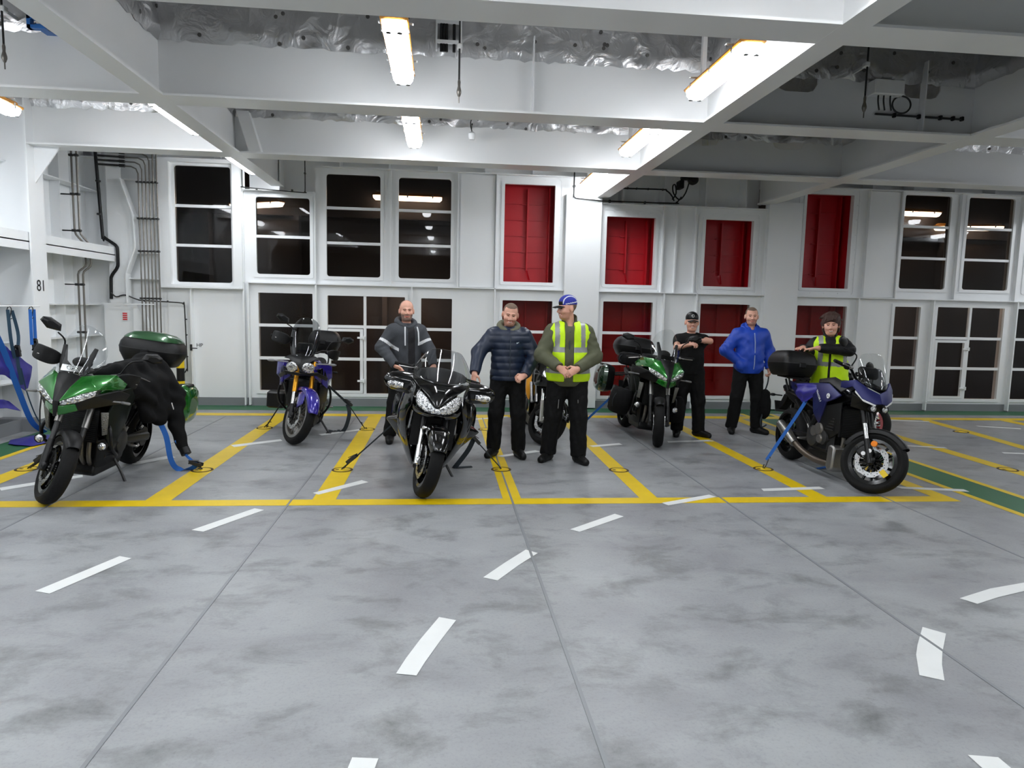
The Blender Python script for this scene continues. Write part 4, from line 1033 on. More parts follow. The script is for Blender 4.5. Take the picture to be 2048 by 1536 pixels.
screen(BT, [[(0, -.745, 1.01), (.10, -.715, 1.015), (.21, -.585, 1.03), (.285, -.43, 1.04)], [(0, -.655, 1.12), (.11, -.63, 1.12), (.215, -.51, 1.12), (.275, -.38, 1.10)], [(0, -.55, 1.235), (.10, -.53, 1.232), (.19, -.44, 1.225), (.235, -.35, 1.19)], [(0, -.47, 1.325), (.08, -.455, 1.322), (.14, -.40, 1.31), (.165, -.35, 1.28)]], glass('touring_screen', (.74, .75, .76), .6, .02))
patch('dash_cover', [[(0, -.70, 1.03), (.12, -.66, 1.035), (.24, -.50, 1.045)], [(0, -.56, 1.09), (.13, -.53, 1.09), (.24, -.42, 1.075)], [(0, -.46, 1.16), (.12, -.44, 1.15), (.20, -.38, 1.12)], [(0, -.34, 1.13), (.12, -.33, 1.11), (.2, -.30, 1.08)]], BLACKP, BT, 2, .01)
tank(BT, BLACKG, .90, -.32, .16, .20)
handlebar(BT, steer_M(13, -.76, .315), -.28, 1.06, .40, False, False, levers=True)
text_on(BT, '---- --------', .020, Matrix.Translation((0, -.785, .975)) @ Euler((rad(48), 0, 0)).to_matrix().to_4x4(), STICK, 'nose_badge')

# blue sport tourer at the right, seen from its right side
B2 = thing('motorcycle', 'matt blue sport tourer at the right with black top case and blue strap', 'motorcycle', (4.10, 6.925, 0), (0, rad(5), rad(0)))
M = steer_M(40)
chassis(B2, .765, .305, .18, silencer=False, engine=BLACKM, seatz=.83)
wheel(B2, 'front_wheel', -.75, .302, .125, .218, M, 10)
fork(B2, M, -.75, .302, .98, BLACKM, BLACKM, CHROME, zs=.49)
fender(B2, M, -.75, .302, .332, .15, 15, 140, BLACKP)
b = MB(); b.lathe([(0, -.012), (.028, -.012), (.03, .004), (0, .010)], (-.142, -.745, .46), 'x', 16, M=None); obj('reflector', b, AMBER, B2, 40, M=M)
for (y, z) in ((-.72, .385), (-.675, .345)):
    b = MB(); b.lathe([(0, -.004), (.02, -.004), (.02, .004), (0, .004)], (-.125, y, z), 'x', 14); obj('caliper_sticker', b, STICK, B2, 40, M=M)
b = MB(); b.cbox((-.10, -.90, .22), (.006, .07, .05), (rad(35), 0, 0)); obj('wheel_sticker', b, YEL, B2, 0, M=M)
handlebar(B2, M, -.34, 1.10, .41, False, True, .21, 'oval', mback=.14)
SQ[0] = (-.50, .68, 1.05, 0)
facet('nose_cowl', [(0, -.89, .87), (.06, -.87, .86), (.15, -.76, .90), (.20, -.62, 1.0), (.17, -.60, 1.07), (.09, -.74, 1.0), (0, -.80, .96), (.24, -.42, 1.03), (.22, -.40, .95)], [(0, 1, 6), (1, 2, 5, 6), (2, 3, 4, 5), (3, 8, 7, 4)], BLUEM, B2, 'weld', .015)
facet('headlight', [(.05, -.87, .855), (.15, -.765, .893), (.19, -.66, .965), (.185, -.66, .945), (.14, -.775, .872), (.055, -.865, .838)], [(0, 5, 4, 1), (1, 4, 3, 2)], STICK, B2, thick=.015, bevel=.003)
facet('under_nose', [(0, -.86, .86), (.055, -.865, .838), (.14, -.775, .87), (.19, -.62, .93), (.17, -.56, .80), (0, -.74, .76)], [(0, 5, 4, 3, 2, 1)], BLACKP, B2, 'weld', .015)
for sx in (-1, 1): lamp_round(B2, (sx*.06, -.715, .815), .032, name='headlamp_unit')
SQ[0] = None
facet('side_cover', [(.245, -.46, .90), (.20, -.16, .985), (.185, .17, .955), (.21, .12, .86), (.245, -.02, .66), (.215, -.10, .54), (.27, -.26, .80), (.275, -.40, .85)], [(0, 7, 6, 1), (1, 6, 3, 2), (6, 5, 4, 3)], BLUEM, B2, thick=.02)
facet('intake_panel', [(.18, -.52, 1.0), (.17, -.20, 1.06), (.165, .10, 1.01), (.20, .05, .975), (.215, -.18, .995), (.25, -.46, .93)], [(0, 5, 4, 1), (1, 4, 3, 2)], BLACKP, B2, thick=.015)
facet('lower_shroud', [(.20, -.42, .82), (.245, -.24, .76), (.21, -.08, .52), (.17, -.22, .40), (.17, -.42, .52)], [(0, 4, 3, 2, 1)], BLACKP, B2, thick=.02)
tank(B2, mat('dark_tank', (32, 34, 44), .25, .3, coat=.8), .945, -.34, .16, .17)
for sx in (-1, 1):
    b = MB(); b.M = Matrix.Translation((sx*.277, -.30, .865)); b.lathe([(0, -.003), (.026, -.003), (.026, .003), (0, .003)], (0, 0, 0), 'x', 20); o = obj('round_badge', b, STICK, B2, 40)
    b = MB(); b.M = Matrix.Translation((sx*.281, -.30, .865))
    for a in (90, 210, 330): b.cbox((0, .010*math.cos(rad(a)), .010*math.sin(rad(a))), (.002, .004, .018), (rad(a-90), 0, 0))
    obj('badge_mark', b, BLUEM, o, 0)
    text_on(B2, 'TRACER 7', .034, Matrix.Translation((sx*.262, -.10, .84)) @ Euler((0, 0, sx*PI/2)).to_matrix().to_4x4() @ Euler((rad(90), 0, 0)).to_matrix().to_4x4() @ Euler((0, 0, rad(-48 if sx < 0 else 48))).to_matrix().to_4x4(), STICK)
facet('tail_panel', [(.13, .42, .83), (.12, .62, .90), (.075, .92, .92), (.07, .90, .85), (.12, .55, .74)], [(0, 4, 3, 2, 1)], BLUEM, B2, thick=.015)
SQ[0] = (-.46, .80, 1.05, 0)
screen(B2, [[(0, -.77, 1.0), (.07, -.75, 1.01), (.12, -.67, 1.04)], [(0, -.70, 1.12), (.10, -.68, 1.12), (.15, -.58, 1.13)], [(0, -.60, 1.25), (.10, -.58, 1.25), (.145, -.51, 1.24)], [(0, -.53, 1.345), (.07, -.52, 1.34), (.11, -.47, 1.32)]], CLEAR)
patch('screen_base', [[(0, -.765, .99), (.07, -.745, 1.0), (.12, -.66, 1.03)], [(0, -.67, 1.12), (.085, -.65, 1.12), (.12, -.57, 1.12)], [(0, -.60, 1.2), (.07, -.585, 1.2), (.10, -.53, 1.19)]], SMOKE, B2, 2, .006)
SQ[0] = None
b = MB(); b.cbox((0, -.47, 1.14), (.20, .06, .12), (rad(-22), 0, 0), .02); obj('instrument_panel', b, BLACKP, B2, 40)
b = MB(); b.prism([(-.42, .36), (-.35, .38), (-.30, .36), (-.30, .14), (-.36, .10), (-.42, .14)], -.20, -.05, 'x'); obj('exhaust_cover', b, ALU, B2, 30, bevel=.02)
b = MB(); b.tube(arc_pts([(-.10, -.30, .16), (-.13, .0, .15), (-.16, .25, .20), (-.19, .40, .28)], 4), .035, 12); obj('exhaust_pipe', b, mat('worn_exhaust', (110, 100, 90), .4, .8), B2, 45)
b = MB(); b.tube([(-.19, .36, .25), (-.205, .52, .335), (-.21, .70, .42)], [.045, .058, .050], 16); obj('silencer', b, ALU, B2, 45)
for k, (y, z) in enumerate(((-.10, .50), (-.02, .46), (-.14, .40))):
    b = MB(); b.lathe([(0, -.05), (.06-.01*k, -.05), (.07-.01*k, -.035), (.072-.01*k, .02)], (-.17, y, z), 'x', 20); obj('clutch_cover', b, STEEL, B2, 40)
top_case(B2, (-.04, .95, .965), .215, .25, .30, None, tilt=-4, e=7)
b = MB(); b.tube([(-.12, .80, .80), (-.13, .88, .93)], .012, 8); b.tube([(.12, .80, .80), (.13, .88, .93)], .012, 8); obj('case_support', b, BLACKM, B2, 40)

# half hidden bikes
BH = thing('motorcycle', 'dark motorcycle standing behind the two men, only its front wheel and side showing', 'motorcycle', (1.27, 9.25, 0), (0, rad(6), rad(0)))
M = steer_M(38)
chassis(BH); wheel(BH, 'front_wheel', -.75, .30, .12, .218, M, 8); fork(BH, M, -.75, .30, .95, BLACKM, ALU, CHROME); fender(BH, M, -.75, .30, .335, .15, 40, 165, BLACKG)
handlebar(BH, M, -.34, 1.0, .38, False, False); tank(BH, BLACKG)
facet('front_cowl', [(0, -.84, .82), (.12, -.72, .86), (.2, -.5, .95), (.12, -.55, 1.04), (0, -.66, 1.02), (.21, -.4, .7), (.14, -.66, .72), (0, -.8, .74)], [(0, 1, 4), (1, 2, 3, 4), (0, 7, 6, 1), (1, 6, 5, 2)], BLACKG, BH, 'weld')
facet('side_fairing', [(.2, -.5, .92), (.24, -.1, .88), (.2, .05, .5), (.17, -.3, .3), (.2, -.46, .6)], [(0, 4, 3, 2, 1)], BLACKG, BH, thick=.02)
b = MB(); b.tube([(-.14, -.66, .52), (-.15, -.58, .72)], .016, 8); b.tube([(-.18, -.60, .50), (-.20, -.46, .74)], .022, 8); obj('side_strut', b, CHROME, BH, 40)
BM_ = thing('motorcycle', 'black motorcycle parked behind the blue sport tourer, wheel with red and white rim', 'motorcycle', (5.43, 9.12, 0), (0, rad(5), rad(0)))
M = steer_M(36)
chassis(BM_); wheel(BM_, 'front_wheel', -.75, .30, .12, .218, M, 8, mat('red_rim', (150, 16, 24), .3, coat=.5)); fork(BM_, M, -.75, .30, .80, BLACKM, BLACKM, CHROME)
handlebar(BM_, M, -.34, .95, .33, False, False); tank(BM_, BLACKG, .78, -.34, .16)
for y, z, r in ((-.62, .86, .085),): lamp_round(BM_, (0, y, z), r, name='headlight')
# ------------------------------------------------------------------ people: smooth-union volumes turned into one skin
class Vol:
    def __init__(s, lo, hi, h):
        s.lo = np.array(lo, float); s.h = h
        n = np.ceil((np.array(hi)-s.lo)/h).astype(int)+1; s.n = n
        s.ax = [s.lo[i]+h*np.arange(n[i]) for i in range(3)]
        s.F = np.full(n, .25, np.float32)
    def _blk(s, lo, hi, m):
        sl = []
        for i in range(3):
            a = int(max(0, math.floor((lo[i]-m-s.lo[i])/s.h))); b = int(min(s.n[i], math.ceil((hi[i]+m-s.lo[i])/s.h)+1))
            if b <= a: return None, None
            sl.append(slice(a, b))
        g = np.meshgrid(*[s.ax[i][sl[i]] for i in range(3)], indexing='ij')
        return tuple(sl), np.stack(g, -1).astype(np.float32)
    def _mix(s, sl, d, k, op):
        F = s.F[sl]
        if op == 'sub':
            d = -d; hh = np.maximum(k-np.abs(F-d), 0)/k; s.F[sl] = np.maximum(F, d)+hh*hh*k*.25
        else:
            hh = np.maximum(k-np.abs(F-d), 0)/k; s.F[sl] = np.minimum(F, d)-hh*hh*k*.25
    def cone(s, a, b, ra, rb, k=.02, op='add', flat=None):
        a = np.array(a, float); b = np.array(b, float); r = max(ra, rb)
        sl, P = s._blk(np.minimum(a, b)-r, np.maximum(a, b)+r, .03+k)
        if sl is None: return s
        ab = b-a; t = np.clip(((P-a)@ab)/max(ab@ab, 1e-9), 0, 1)
        D = P-(a+t[..., None]*ab)
        if flat is not None: D = D/np.array(flat)
        s._mix(sl, np.linalg.norm(D, axis=-1)-(ra+(rb-ra)*t), k, op)
        return s
    def ell(s, c, r, k=.02, R=None, op='add'):
        c = np.array(c, float); r = np.array(r, float); m = r.max()
        sl, P = s._blk(c-m, c+m, .03+k)
        if sl is None: return s
        Q = P-c
        if R is not None: Q = Q@np.array(R)          # world -> local (R columns = local axes)
        k0 = np.linalg.norm(Q/r, axis=-1); k1 = np.linalg.norm(Q/(r*r), axis=-1)
        s._mix(sl, k0*(k0-1)/np.maximum(k1, 1e-6), k, op)
        return s
    def box(s, c, hs, rd=.01, k=.01, R=None, op='add'):
        c = np.array(c, float); hs = np.array(hs, float); m = np.linalg.norm(hs)
        sl, P = s._blk(c-m, c+m, .03+k)
        if sl is None: return s
        Q = P-c
        if R is not None: Q = Q@np.array(R)
        q = np.abs(Q)-(hs-rd)
        d = np.linalg.norm(np.maximum(q, 0), axis=-1)+np.minimum(q.max(-1), 0)-rd
        s._mix(sl, d, k, op)
        return s
    def warp(s, fn):
        g = np.meshgrid(*s.ax, indexing='ij'); s.F = s.F+fn(*g).astype(np.float32)
        return s
    def mesh(s, smooth=2):
        F = s.F; F[0] = F[-1] = .1; F[:, 0] = F[:, -1] = .1; F[:, :, 0] = F[:, :, -1] = .1
        I = F < 0
        c = sum(I[i:I.shape[0]-1+i, j:I.shape[1]-1+j, k:I.shape[2]-1+k].astype(np.int8) for i in (0, 1) for j in (0, 1) for k in (0, 1))
        idx = np.argwhere((c > 0) & (c < 8))
        pos = np.zeros((len(idx), 3)); cnt = np.zeros(len(idx))
        cor = [(i, j, k) for i in (0, 1) for j in (0, 1) for k in (0, 1)]
        for p in cor:
            for a in range(3):
                if p[a]: continue
                q = list(p); q[a] = 1
                f0 = F[tuple((idx+p).T)]; f1 = F[tuple((idx+q).T)]
                cr = (f0 < 0) != (f1 < 0); t = np.where(cr, f0/np.where(cr, f0-f1, 1), 0)
                e = np.array(p, float)[None]+np.zeros((len(idx), 3)); e[:, a] += t
                pos += e*cr[:, None]; cnt += cr
        V = s.lo+(idx+pos/cnt[:, None])*s.h
        vid = np.full(c.shape, -1, np.int32); vid[tuple(idx.T)] = np.arange(len(idx))
        Q = []
        for a in range(3):
            sh = [slice(None)]*3; s0 = list(sh); s1 = list(sh); s0[a] = slice(0, -1); s1[a] = slice(1, None)
            cr = np.argwhere(I[tuple(s0)] != I[tuple(s1)])
            u, v = (a+1) % 3, (a+2) % 3
            cr = cr[(cr[:, u] > 0) & (cr[:, v] > 0) & (cr[:, u] < c.shape[u]) & (cr[:, v] < c.shape[v])]
            du = np.zeros(3, int); du[u] = 1; dv = np.zeros(3, int); dv[v] = 1
            q = np.stack([vid[tuple((cr-du-dv).T)], vid[tuple((cr-dv).T)], vid[tuple(cr.T)], vid[tuple((cr-du).T)]], 1)
            ins = I[tuple(cr.T)]
            q[~ins] = q[~ins][:, ::-1]
            Q.append(q)
        Q = np.concatenate(Q)
        for _ in range(smooth):
            A = np.zeros_like(V); n = np.zeros(len(V))
            for i in range(4):
                p, r = Q[:, i], Q[:, (i+1) % 4]
                np.add.at(A, p, V[r]); np.add.at(n, p, 1); np.add.at(A, r, V[p]); np.add.at(n, r, 1)
            V = V*.5+.5*A/np.maximum(n, 1)[:, None]
        return V, Q
def vol_obj(name, vol, mats, parent, matfn=None, smooth=2):
    V, Q = vol.mesh(smooth)
    me = bpy.data.meshes.new(name)
    me.vertices.add(len(V)); me.vertices.foreach_set('co', V.astype(np.float32).ravel())
    me.loops.add(Q.size); me.loops.foreach_set('vertex_index', Q.astype(np.int32).ravel())
    me.polygons.add(len(Q)); me.polygons.foreach_set('loop_start', np.arange(0, Q.size, 4, dtype=np.int32)); me.polygons.foreach_set('loop_total', np.full(len(Q), 4, np.int32))
    for m in (mats if isinstance(mats, (list, tuple)) else [mats]): me.materials.append(m)
    me.polygons.foreach_set('use_smooth', np.ones(len(Q), bool))
    if matfn is not None: me.polygons.foreach_set('material_index', matfn(V[Q].mean(1)).astype(np.int32))
    me.update(calc_edges=True); me.validate()
    o = bpy.data.objects.new(name, me); COL.objects.link(o)
    if parent: o.parent = parent
    return o
SKIN = mat('skin', (220, 166, 144), .5, var=.06, vscale=30.); SKIN.node_tree.nodes['Principled BSDF'].inputs['Subsurface Weight'].default_value = .08
LIP = mat('lips', (190, 112, 98), .45); BROW = mat('brow_hair', (128, 92, 74), .8); STUB = mat('stubble', (190, 138, 118), .7, var=.12, vscale=90); BEARD = mat('grey_beard', (146, 118, 106), .8, var=.3, vscale=80)
HAIRS = mat('cropped_hair', (112, 92, 78), .8, var=.2, vscale=80); EYEW = mat('eye_white', (200, 190, 182), .3); EYED = mat('eye_dark', (62, 42, 34), .2); TEETH = mat('teeth', (225, 218, 208), .3)
TROUS = mat('black_trousers', (13, 13, 14), .8, spec=.25, bump=.35, bscale=18.); BOOT = mat('black_boot', (14, 14, 14), .5, spec=.3, bump=.2, bscale=60.)
HIVIS = mat('hi_vis_yellow', (206, 246, 6), .6, var=.05, vscale=12., bump=.12, bscale=14.)
REFL = mat('reflective_tape', (150, 152, 150), .4, .2)
def U(v): v = np.array(v, float); return v/np.linalg.norm(v)
def hand(S, w, d, n, side, curl=.5, L=1.):
    """w wrist, d along the fingers, n out of the palm, side = +1/-1 where the thumb is along d x n"""
    w = np.array(w, float); d = U(d); n = np.array(n, float); n = U(n-d*(n@d)); a = np.cross(d, n)
    S.ell(w+d*.050*L, np.array((.052, .017, .040))*L, .012, np.stack([d, n, a], 1))
    S.cone(w-d*.02, w+d*.02, .026, .027, .02)
    for off, ln, sp in ((-.031, .058, -.10), (-.011, .072, -.03), (.010, .076, .03), (.030, .068, .10)):
        off *= side; sp *= side
        p = w+d*(.090-.3*abs(off))*L+a*off*L; cd = U(d+a*sp); an = 0
        for seg, rr in ((.46, .0092), (.30, .0086), (.24, .0078)):
            an += curl*(.95 if seg > .4 else 1.15); dd = cd*math.cos(an)+n*math.sin(an)
            q = p+dd*ln*seg*L*1.1; S.cone(p, q, rr, rr*.94, .006); p = q
    t0 = w+d*.022+a*side*.030*L; t1 = t0+U(d*.6+a*side*.7+n*.35)*.040*L; t2 = t1+U(d*.85+a*side*.15+n*(.35+.5*curl))*.030*L; t3 = t2+U(d*.8-a*side*.15*curl+n*(.3+.6*curl))*.024*L
    S.cone(t0, t1, .014, .0115, .012); S.cone(t1, t2, .0112, .010, .006); S.cone(t2, t3, .0098, .0085, .005)
def person(label, loc, rz, H=1.76, girth=1., arms=None, feet=None, yaw=0, pitch=0, tilt=0, head_off=(0, 0, 0), hair='short', beard='stub', smile=.5, hands=None, hgt=None, lean=(0, 0), world_arms=True, female=False):
    t = thing('person', label, 'person', loc, (0, 0, rad(rz)))
    s = H/1.78; g = girth
    Rz = np.array(Matrix.Rotation(rad(-rz), 3, 'Z')); L0 = np.array(loc, float)
    def W2L(p): return Rz@(np.array(p, float)-L0)
    J = dict(sh={1: np.array((.185*s*(.92 if female else 1), .0, 1.405*s)), -1: np.array((-.185*s*(.92 if female else 1), .0, 1.405*s))}, hp={1: np.array((.092*s, 0, .93*s)), -1: np.array((-.092*s, 0, .93*s))})
    lx, ly = lean
    for q in (1, -1): J['sh'][q] += np.array((lx, ly, 0))
    J['pel'] = np.array((0, 0, .97*s)); J['wai'] = np.array((lx*.35, ly*.35-.004, 1.13*s)); J['che'] = np.array((lx*.8, ly*.8-.004, 1.32*s)); J['nb'] = np.array((lx, ly+.012, 1.475*s))
    J['hd'] = np.array((lx, ly-.008, H-.118))+np.array(head_off)
    J['el'] = {}; J['wr'] = {}; J['kn'] = {}; J['an'] = {}; J['toe'] = {}
    for q in (1, -1):
        e, w = (arms or {}).get(q, (None, None))
        J['el'][q] = W2L(e) if e is not None else J['sh'][q]+np.array((q*.05, .02, -.29*s))
        J['wr'][q] = W2L(w) if w is not None else J['el'][q]+np.array((0, -.05, -.25*s))
        f = (feet or {}).get(q)
        f, fd = (W2L(tuple(f[:2])+(0,)), rad(f[2]) if len(f) > 2 else q*.25) if f is not None else (np.array((q*.12, 0, 0)), q*.25)
        dr = np.array((math.sin(fd), -math.cos(fd), 0))
        J['an'][q] = np.array((f[0], f[1], .085)); J['toe'][q] = np.array((f[0], f[1], 0))+dr*.17
        J['kn'][q] = (J['hp'][q]+J['an'][q])/2+np.array((q*.008, -.03, .01)); J['dr', q] = dr
    HS = 1.06
    HR = np.array((Matrix.Rotation(rad(yaw), 3, 'Z') @ Matrix.Rotation(rad(pitch), 3, 'X') @ Matrix.Rotation(rad(tilt), 3, 'Y')))
    def hd(p): return J['hd']+HR@np.array(p, float)
    pts = np.array([*J['sh'].values(), *J['el'].values(), *J['wr'].values(), *J['an'].values(), *J['toe'].values(), J['hd']])
    lo = pts.min(0)-.16; hi = pts.max(0)+.16; lo[2] = -.02; lo[1] = min(lo[1], -.22*g); hi[1] = max(hi[1], .2*g)
    S = Vol(lo, hi, .0055)
    # trunk
    S.ell(J['pel'], (.150*s*g, .105*s*g, .13*s)); S.ell(J['wai'], (.135*s*g, .100*s*g, .15*s), .05); S.ell(J['che'], (.160*s*g, .108*s*g, .17*s), .05)
    S.cone(J['sh'][1]*(.75, 1, 1), J['sh'][-1]*(.75, 1, 1), .060*s, .060*s, .05)
    for q in (1, -1): S.cone(J['nb']+(0, .01, -.02), J['sh'][q]*(.8, 1, 1), .045*s, .042*s, .04)
    S.cone(J['nb']-(0, 0, .03), hd((0, .014, -.05)), .060*s*(.86 if female else 1), .054*s*(.86 if female else 1), .03)
    for q in (1, -1):
        S.cone(J['sh'][q], J['el'][q], .052*s, .040*s, .03); S.cone(J['el'][q], J['wr'][q], .041*s, .027*s, .015)
        S.cone(J['hp'][q], J['kn'][q], .082*s*g**.5, .054*s, .03); S.cone(J['kn'][q], J['an'][q], .054*s, .037*s, .02)
        S.cone(J['an'][q], J['toe'][q]+(0, 0, .035), .036, .028, .02)
        hh = (hands or {}).get(q, {}); dd = Rz@np.array(hh['d'], float) if 'd' in hh else J['wr'][q]-J['el'][q]
        nv = Rz@np.array(hh['n'], float) if 'n' in hh else np.array((-q, 0, 0))
        sd = hh.get('side', -q)
        hand(S, J['wr'][q], dd, nv, sd, hh.get('curl', .45), .98*s)
    # head
    S.ell(hd((0, .014, .036)), (.084, .099, .093), .02, HR); S.ell(hd((0, -.026, -.040)), (.070, .068, .082), .035, HR); S.ell(hd((0, -.046, -.096)), (.048, .040, .028), .03, HR)
    for q in (1, -1):
        S.ell(hd((q*.042, -.066, -.032)), (.028, .025, .025), .02, HR); S.ell(hd((q*.087, .014, -.010)), (.011, .021, .034), .008, HR)
        S.ell(hd((q*.031, -.102, .000)), (.017, .014, .009), .012, HR, 'sub'); S.ell(hd((q*.013, -.100, -.040)), (.010, .012, .009), .008, HR)
    S.ell(hd((0, -.086, .018)), (.050, .012, .010), .015, HR); S.cone(hd((0, -.090, .006)), hd((0, -.114, -.034)), .009, .0125, .012)
    S.ell(hd((0, -.094, -.066)), (.024, .010, .007), .008, HR); S.ell(hd((0, -.092, -.076)), (.019, .010, .006), .006, HR)
    mats = [SKIN, LIP, BROW, {'stub': STUB, 'grey': BEARD, None: SKIN}[beard], HAIRS, EYED, TEETH]
    def mf(C):
        P = (C-J['hd'])@HR; x, y, z = np.abs(P[:, 0]), P[:, 1], P[:, 2]; m = np.zeros(len(P))
        face = (z > -.14) & (z < .14) & (np.abs(y) < .14) & (x < .1)
        if hair == 'short': m[face & (((z > .030) & (y > -.030)) | (z > .088-.25*np.maximum(0, -y-.03)) & (y > -.085) | ((z > -.05) & (y > .035))) & ~((x > .068) & (z < .02) & (y < .035))] = 4
        if hair == 'shaved': m[face & (z > .05) & (y > -.02)] = 3
        if beard: m[face & (y < .0) & (z < -.045) & (z > -.125) & ((z < -.085) | (x > .034) | ((z > -.062) & (x < .03) & (y < -.08)))] = 3
        sm = .006*smile
        m[face & (y < -.080) & (x < .026+.008*smile) & (np.abs(z+.070-sm*2*(x/.03)**2) < .0085)] = 1
        if smile > .7: m[face & (y < -.080) & (x < .022) & (np.abs(z+.071-sm*2*(x/.03)**2) < .0040)] = 6
        m[face & (y < -.062) & (x > .012) & (x < .050) & (np.abs(z-.021+.25*np.abs(x-.03)) < .0055)] = 2
        m[face & (y < -.060) & (x > .019) & (x < .043) & (np.abs(z+.001) < .0042)] = 5
        return m
    b = vol_obj('body', S, mats, t, mf, 2)
    t['_'] = 0; del t['_']
    return t, J, hd, HR, s, g, (lo, hi)
def trousers(P, m=TROUS, top=None, w=1., cuff=.07):
    t, J, hd, HR, s, g, (lo, hi) = P
    S = Vol((lo[0], lo[1], .0), (hi[0], hi[1], 1.12*s), .008)
    S.ell(J['pel']+(0, 0, -.01), (.170*s*g, .125*s*g, .14*s), .03)
    for q in (1, -1):
        S.cone(J['hp'][q]+(q*.004, 0, 0), J['kn'][q], .108*s*g**.5*w, .088*s*w, .05); S.cone(J['kn'][q], J['an'][q]+(0, 0, .02), .088*s*w, .082*s*w, .03)
    a0 = random.random()*6
    S.warp(lambda x, y, z: .0032*np.sin(z*26+4*np.sin(x*23+a0)+y*35+x*30)*(z < .75)+.0015*np.sin(z*60-x*70+a0))
    S.box((0, 0, -.5), (2, 2, .5+cuff), .0, .012, None, 'sub'); S.box((0, 0, 2+(top or 1.06*s)), (2, 2, 2), .0, .01, None, 'sub')
    return vol_obj('trousers', S, m, t)
def boots(P, m=BOOT):
    t, J, hd, HR, s, g, (lo, hi) = P
    for q in (1, -1):
        a = J['an'][q]; T = J['toe'][q]; d = J['dr', q]
        S = Vol(np.minimum(a, T)-(.12, .12, .1), np.maximum(a, T)+(.12, .12, .12), .007)
        h0 = np.array((a[0], a[1], .045))-d*.05
        S.cone(h0, T+(0, 0, .034), .046, .042, .03); S.cone(np.array((a[0], a[1], .05))-d*.01, np.array((a[0], a[1], .20)), .050, .052, .03); S.cone(a+(0, 0, -.02)+d*.03, T+(0, 0, .045)-d*.05, .05, .038, .03)
        S.box((a[0], a[1], -.5), (2, 2, .5), 0, .006, None, 'sub')
        vol_obj('boot', S, m, t)
def torso_vol(P, e=.02, h=.007, arms=True, hem=.86, cuffs=True, sleeve=1., collar=True, er=None, elbow_only=False, puff=0, wr=None, bulge=0.):
    t, J, hd, HR, s, g, (lo, hi) = P
    er = e if er is None else er
    S = Vol((lo[0]-.03, lo[1]-.05, (hem-.06)*1.), (hi[0]+.03, hi[1]+.05, 1.70*s), h)
    S.ell(J['pel']+(0, 0, -.02), (.170*s*g+e, .122*s*g+e, .19*s), .05); S.ell(J['wai']+(0, -bulge*.5, 0), (.163*s*g+e, .116*s*g+e+bulge, .19*s), .07); S.ell(J['che'], (.165*s*g+e, .114*s*g+e, .18*s+e), .06)
    S.cone(J['sh'][1]*(.80, 1, 1)-(0, 0, .012), J['sh'][-1]*(.80, 1, 1)-(0, 0, .012), .062*s+e, .062*s+e, .06)
    for q in (1, -1): S.cone(J['nb']+(0, .01, -.02), J['sh'][q]*(.85, 1, 1), .048*s+e*.5, .046*s+e*.8, .04)
    if arms:
        for q in (1, -1):
            S.cone(J['sh'][q]*(.97, 1, 1), J['el'][q], .060*s+er, .050*s+er, .05)
            if not elbow_only:
                w = J['wr'][q]+(J['el'][q]-J['wr'][q])*.06
                S.cone(J['el'][q], w, .050*s+er, .034*s+er*.8, .03)
    return S
def fold(S, amp, f=40, seed=0):
    S.warp(lambda x, y, z: amp*.55*np.sin(z*f*.8+x*f*.9*np.sin(z*7+seed)+3.2*np.sin(x*15+seed)+2.5*np.sin(y*19+seed*2))+amp*.4*np.sin(z*f*1.3-x*38+y*22+seed))
    return S
def garment(P, name, S, m, hem, matfn=None, neck=.062, front=None, collar=None, cuffcut=True, smooth=2, par=None):
    t, J, hd, HR, s, g, (lo, hi) = P
    S.box((0, 0, hem-1), (2, 2, 1), 0, .01, None, 'sub')
    S.cone(J['nb']+(0, -.005, .0), J['nb']+(0, -.02, .25), neck*s, (neck+.02)*s, .01, 'sub')
    if cuffcut:
        for q in ((1, -1) if cuffcut is True else cuffcut):
            d = U(J['wr'][q]-J['el'][q]); c = J['wr'][q]+d*.075
            S.ell(c, (.085, .085, .085), .008, None, 'sub')
    if collar:
        c, hgt, r = J['nb'], collar[0], collar[1]
        S.cone(c+(0, .0, -.03), c+(0, -.005, hgt), r, r, .02); S.cone(c+(0, -.012, -.06), c+(0, -.02, hgt+.08), r-.016, r-.010, .006, 'sub')
        if len(collar) > 2: S.box(c+np.array((0, -.12, .055)), (collar[2], .10, .055), .005, .01, None, 'sub')
    return vol_obj(name, S, m, t, matfn, smooth)
def hood(P, m, r=.085, dz=0.):
    t, J, hd, HR, s, g, (lo, hi) = P
    c = J['nb']+(0, .035, .035+dz)
    S = Vol(c-.22, c+.22, .007)
    for k in range(24):
        a = 2*PI*k/24; p0 = c+np.array((math.cos(a)*r*1.12, math.sin(a)*r-.035, -.005+.03*math.sin(a)-.035*max(0, -math.sin(a))**3)); a1 = a+2*PI/24; p1 = c+np.array((math.cos(a1)*r*1.12, math.sin(a1)*r-.035, -.005+.03*math.sin(a1)-.035*max(0, -math.sin(a1))**3))
        f = .026+.014*max(0, math.sin(a)); S.cone(p0, p1, f, f, .02)
    S.ell(c+np.array((0, .075, -.045)), (.09, .045, .07), .03)
    fold(S, .002, 60, 2); vol_obj('hood', S, m, t)
def strip(P, name, pts, w, m, th=.004, side=None):
    b = MB(); b.ribbon([tuple(p) for p in pts], w, th, side=side or (1, 0, 0)); return obj(name, b, m, P[0], 40)
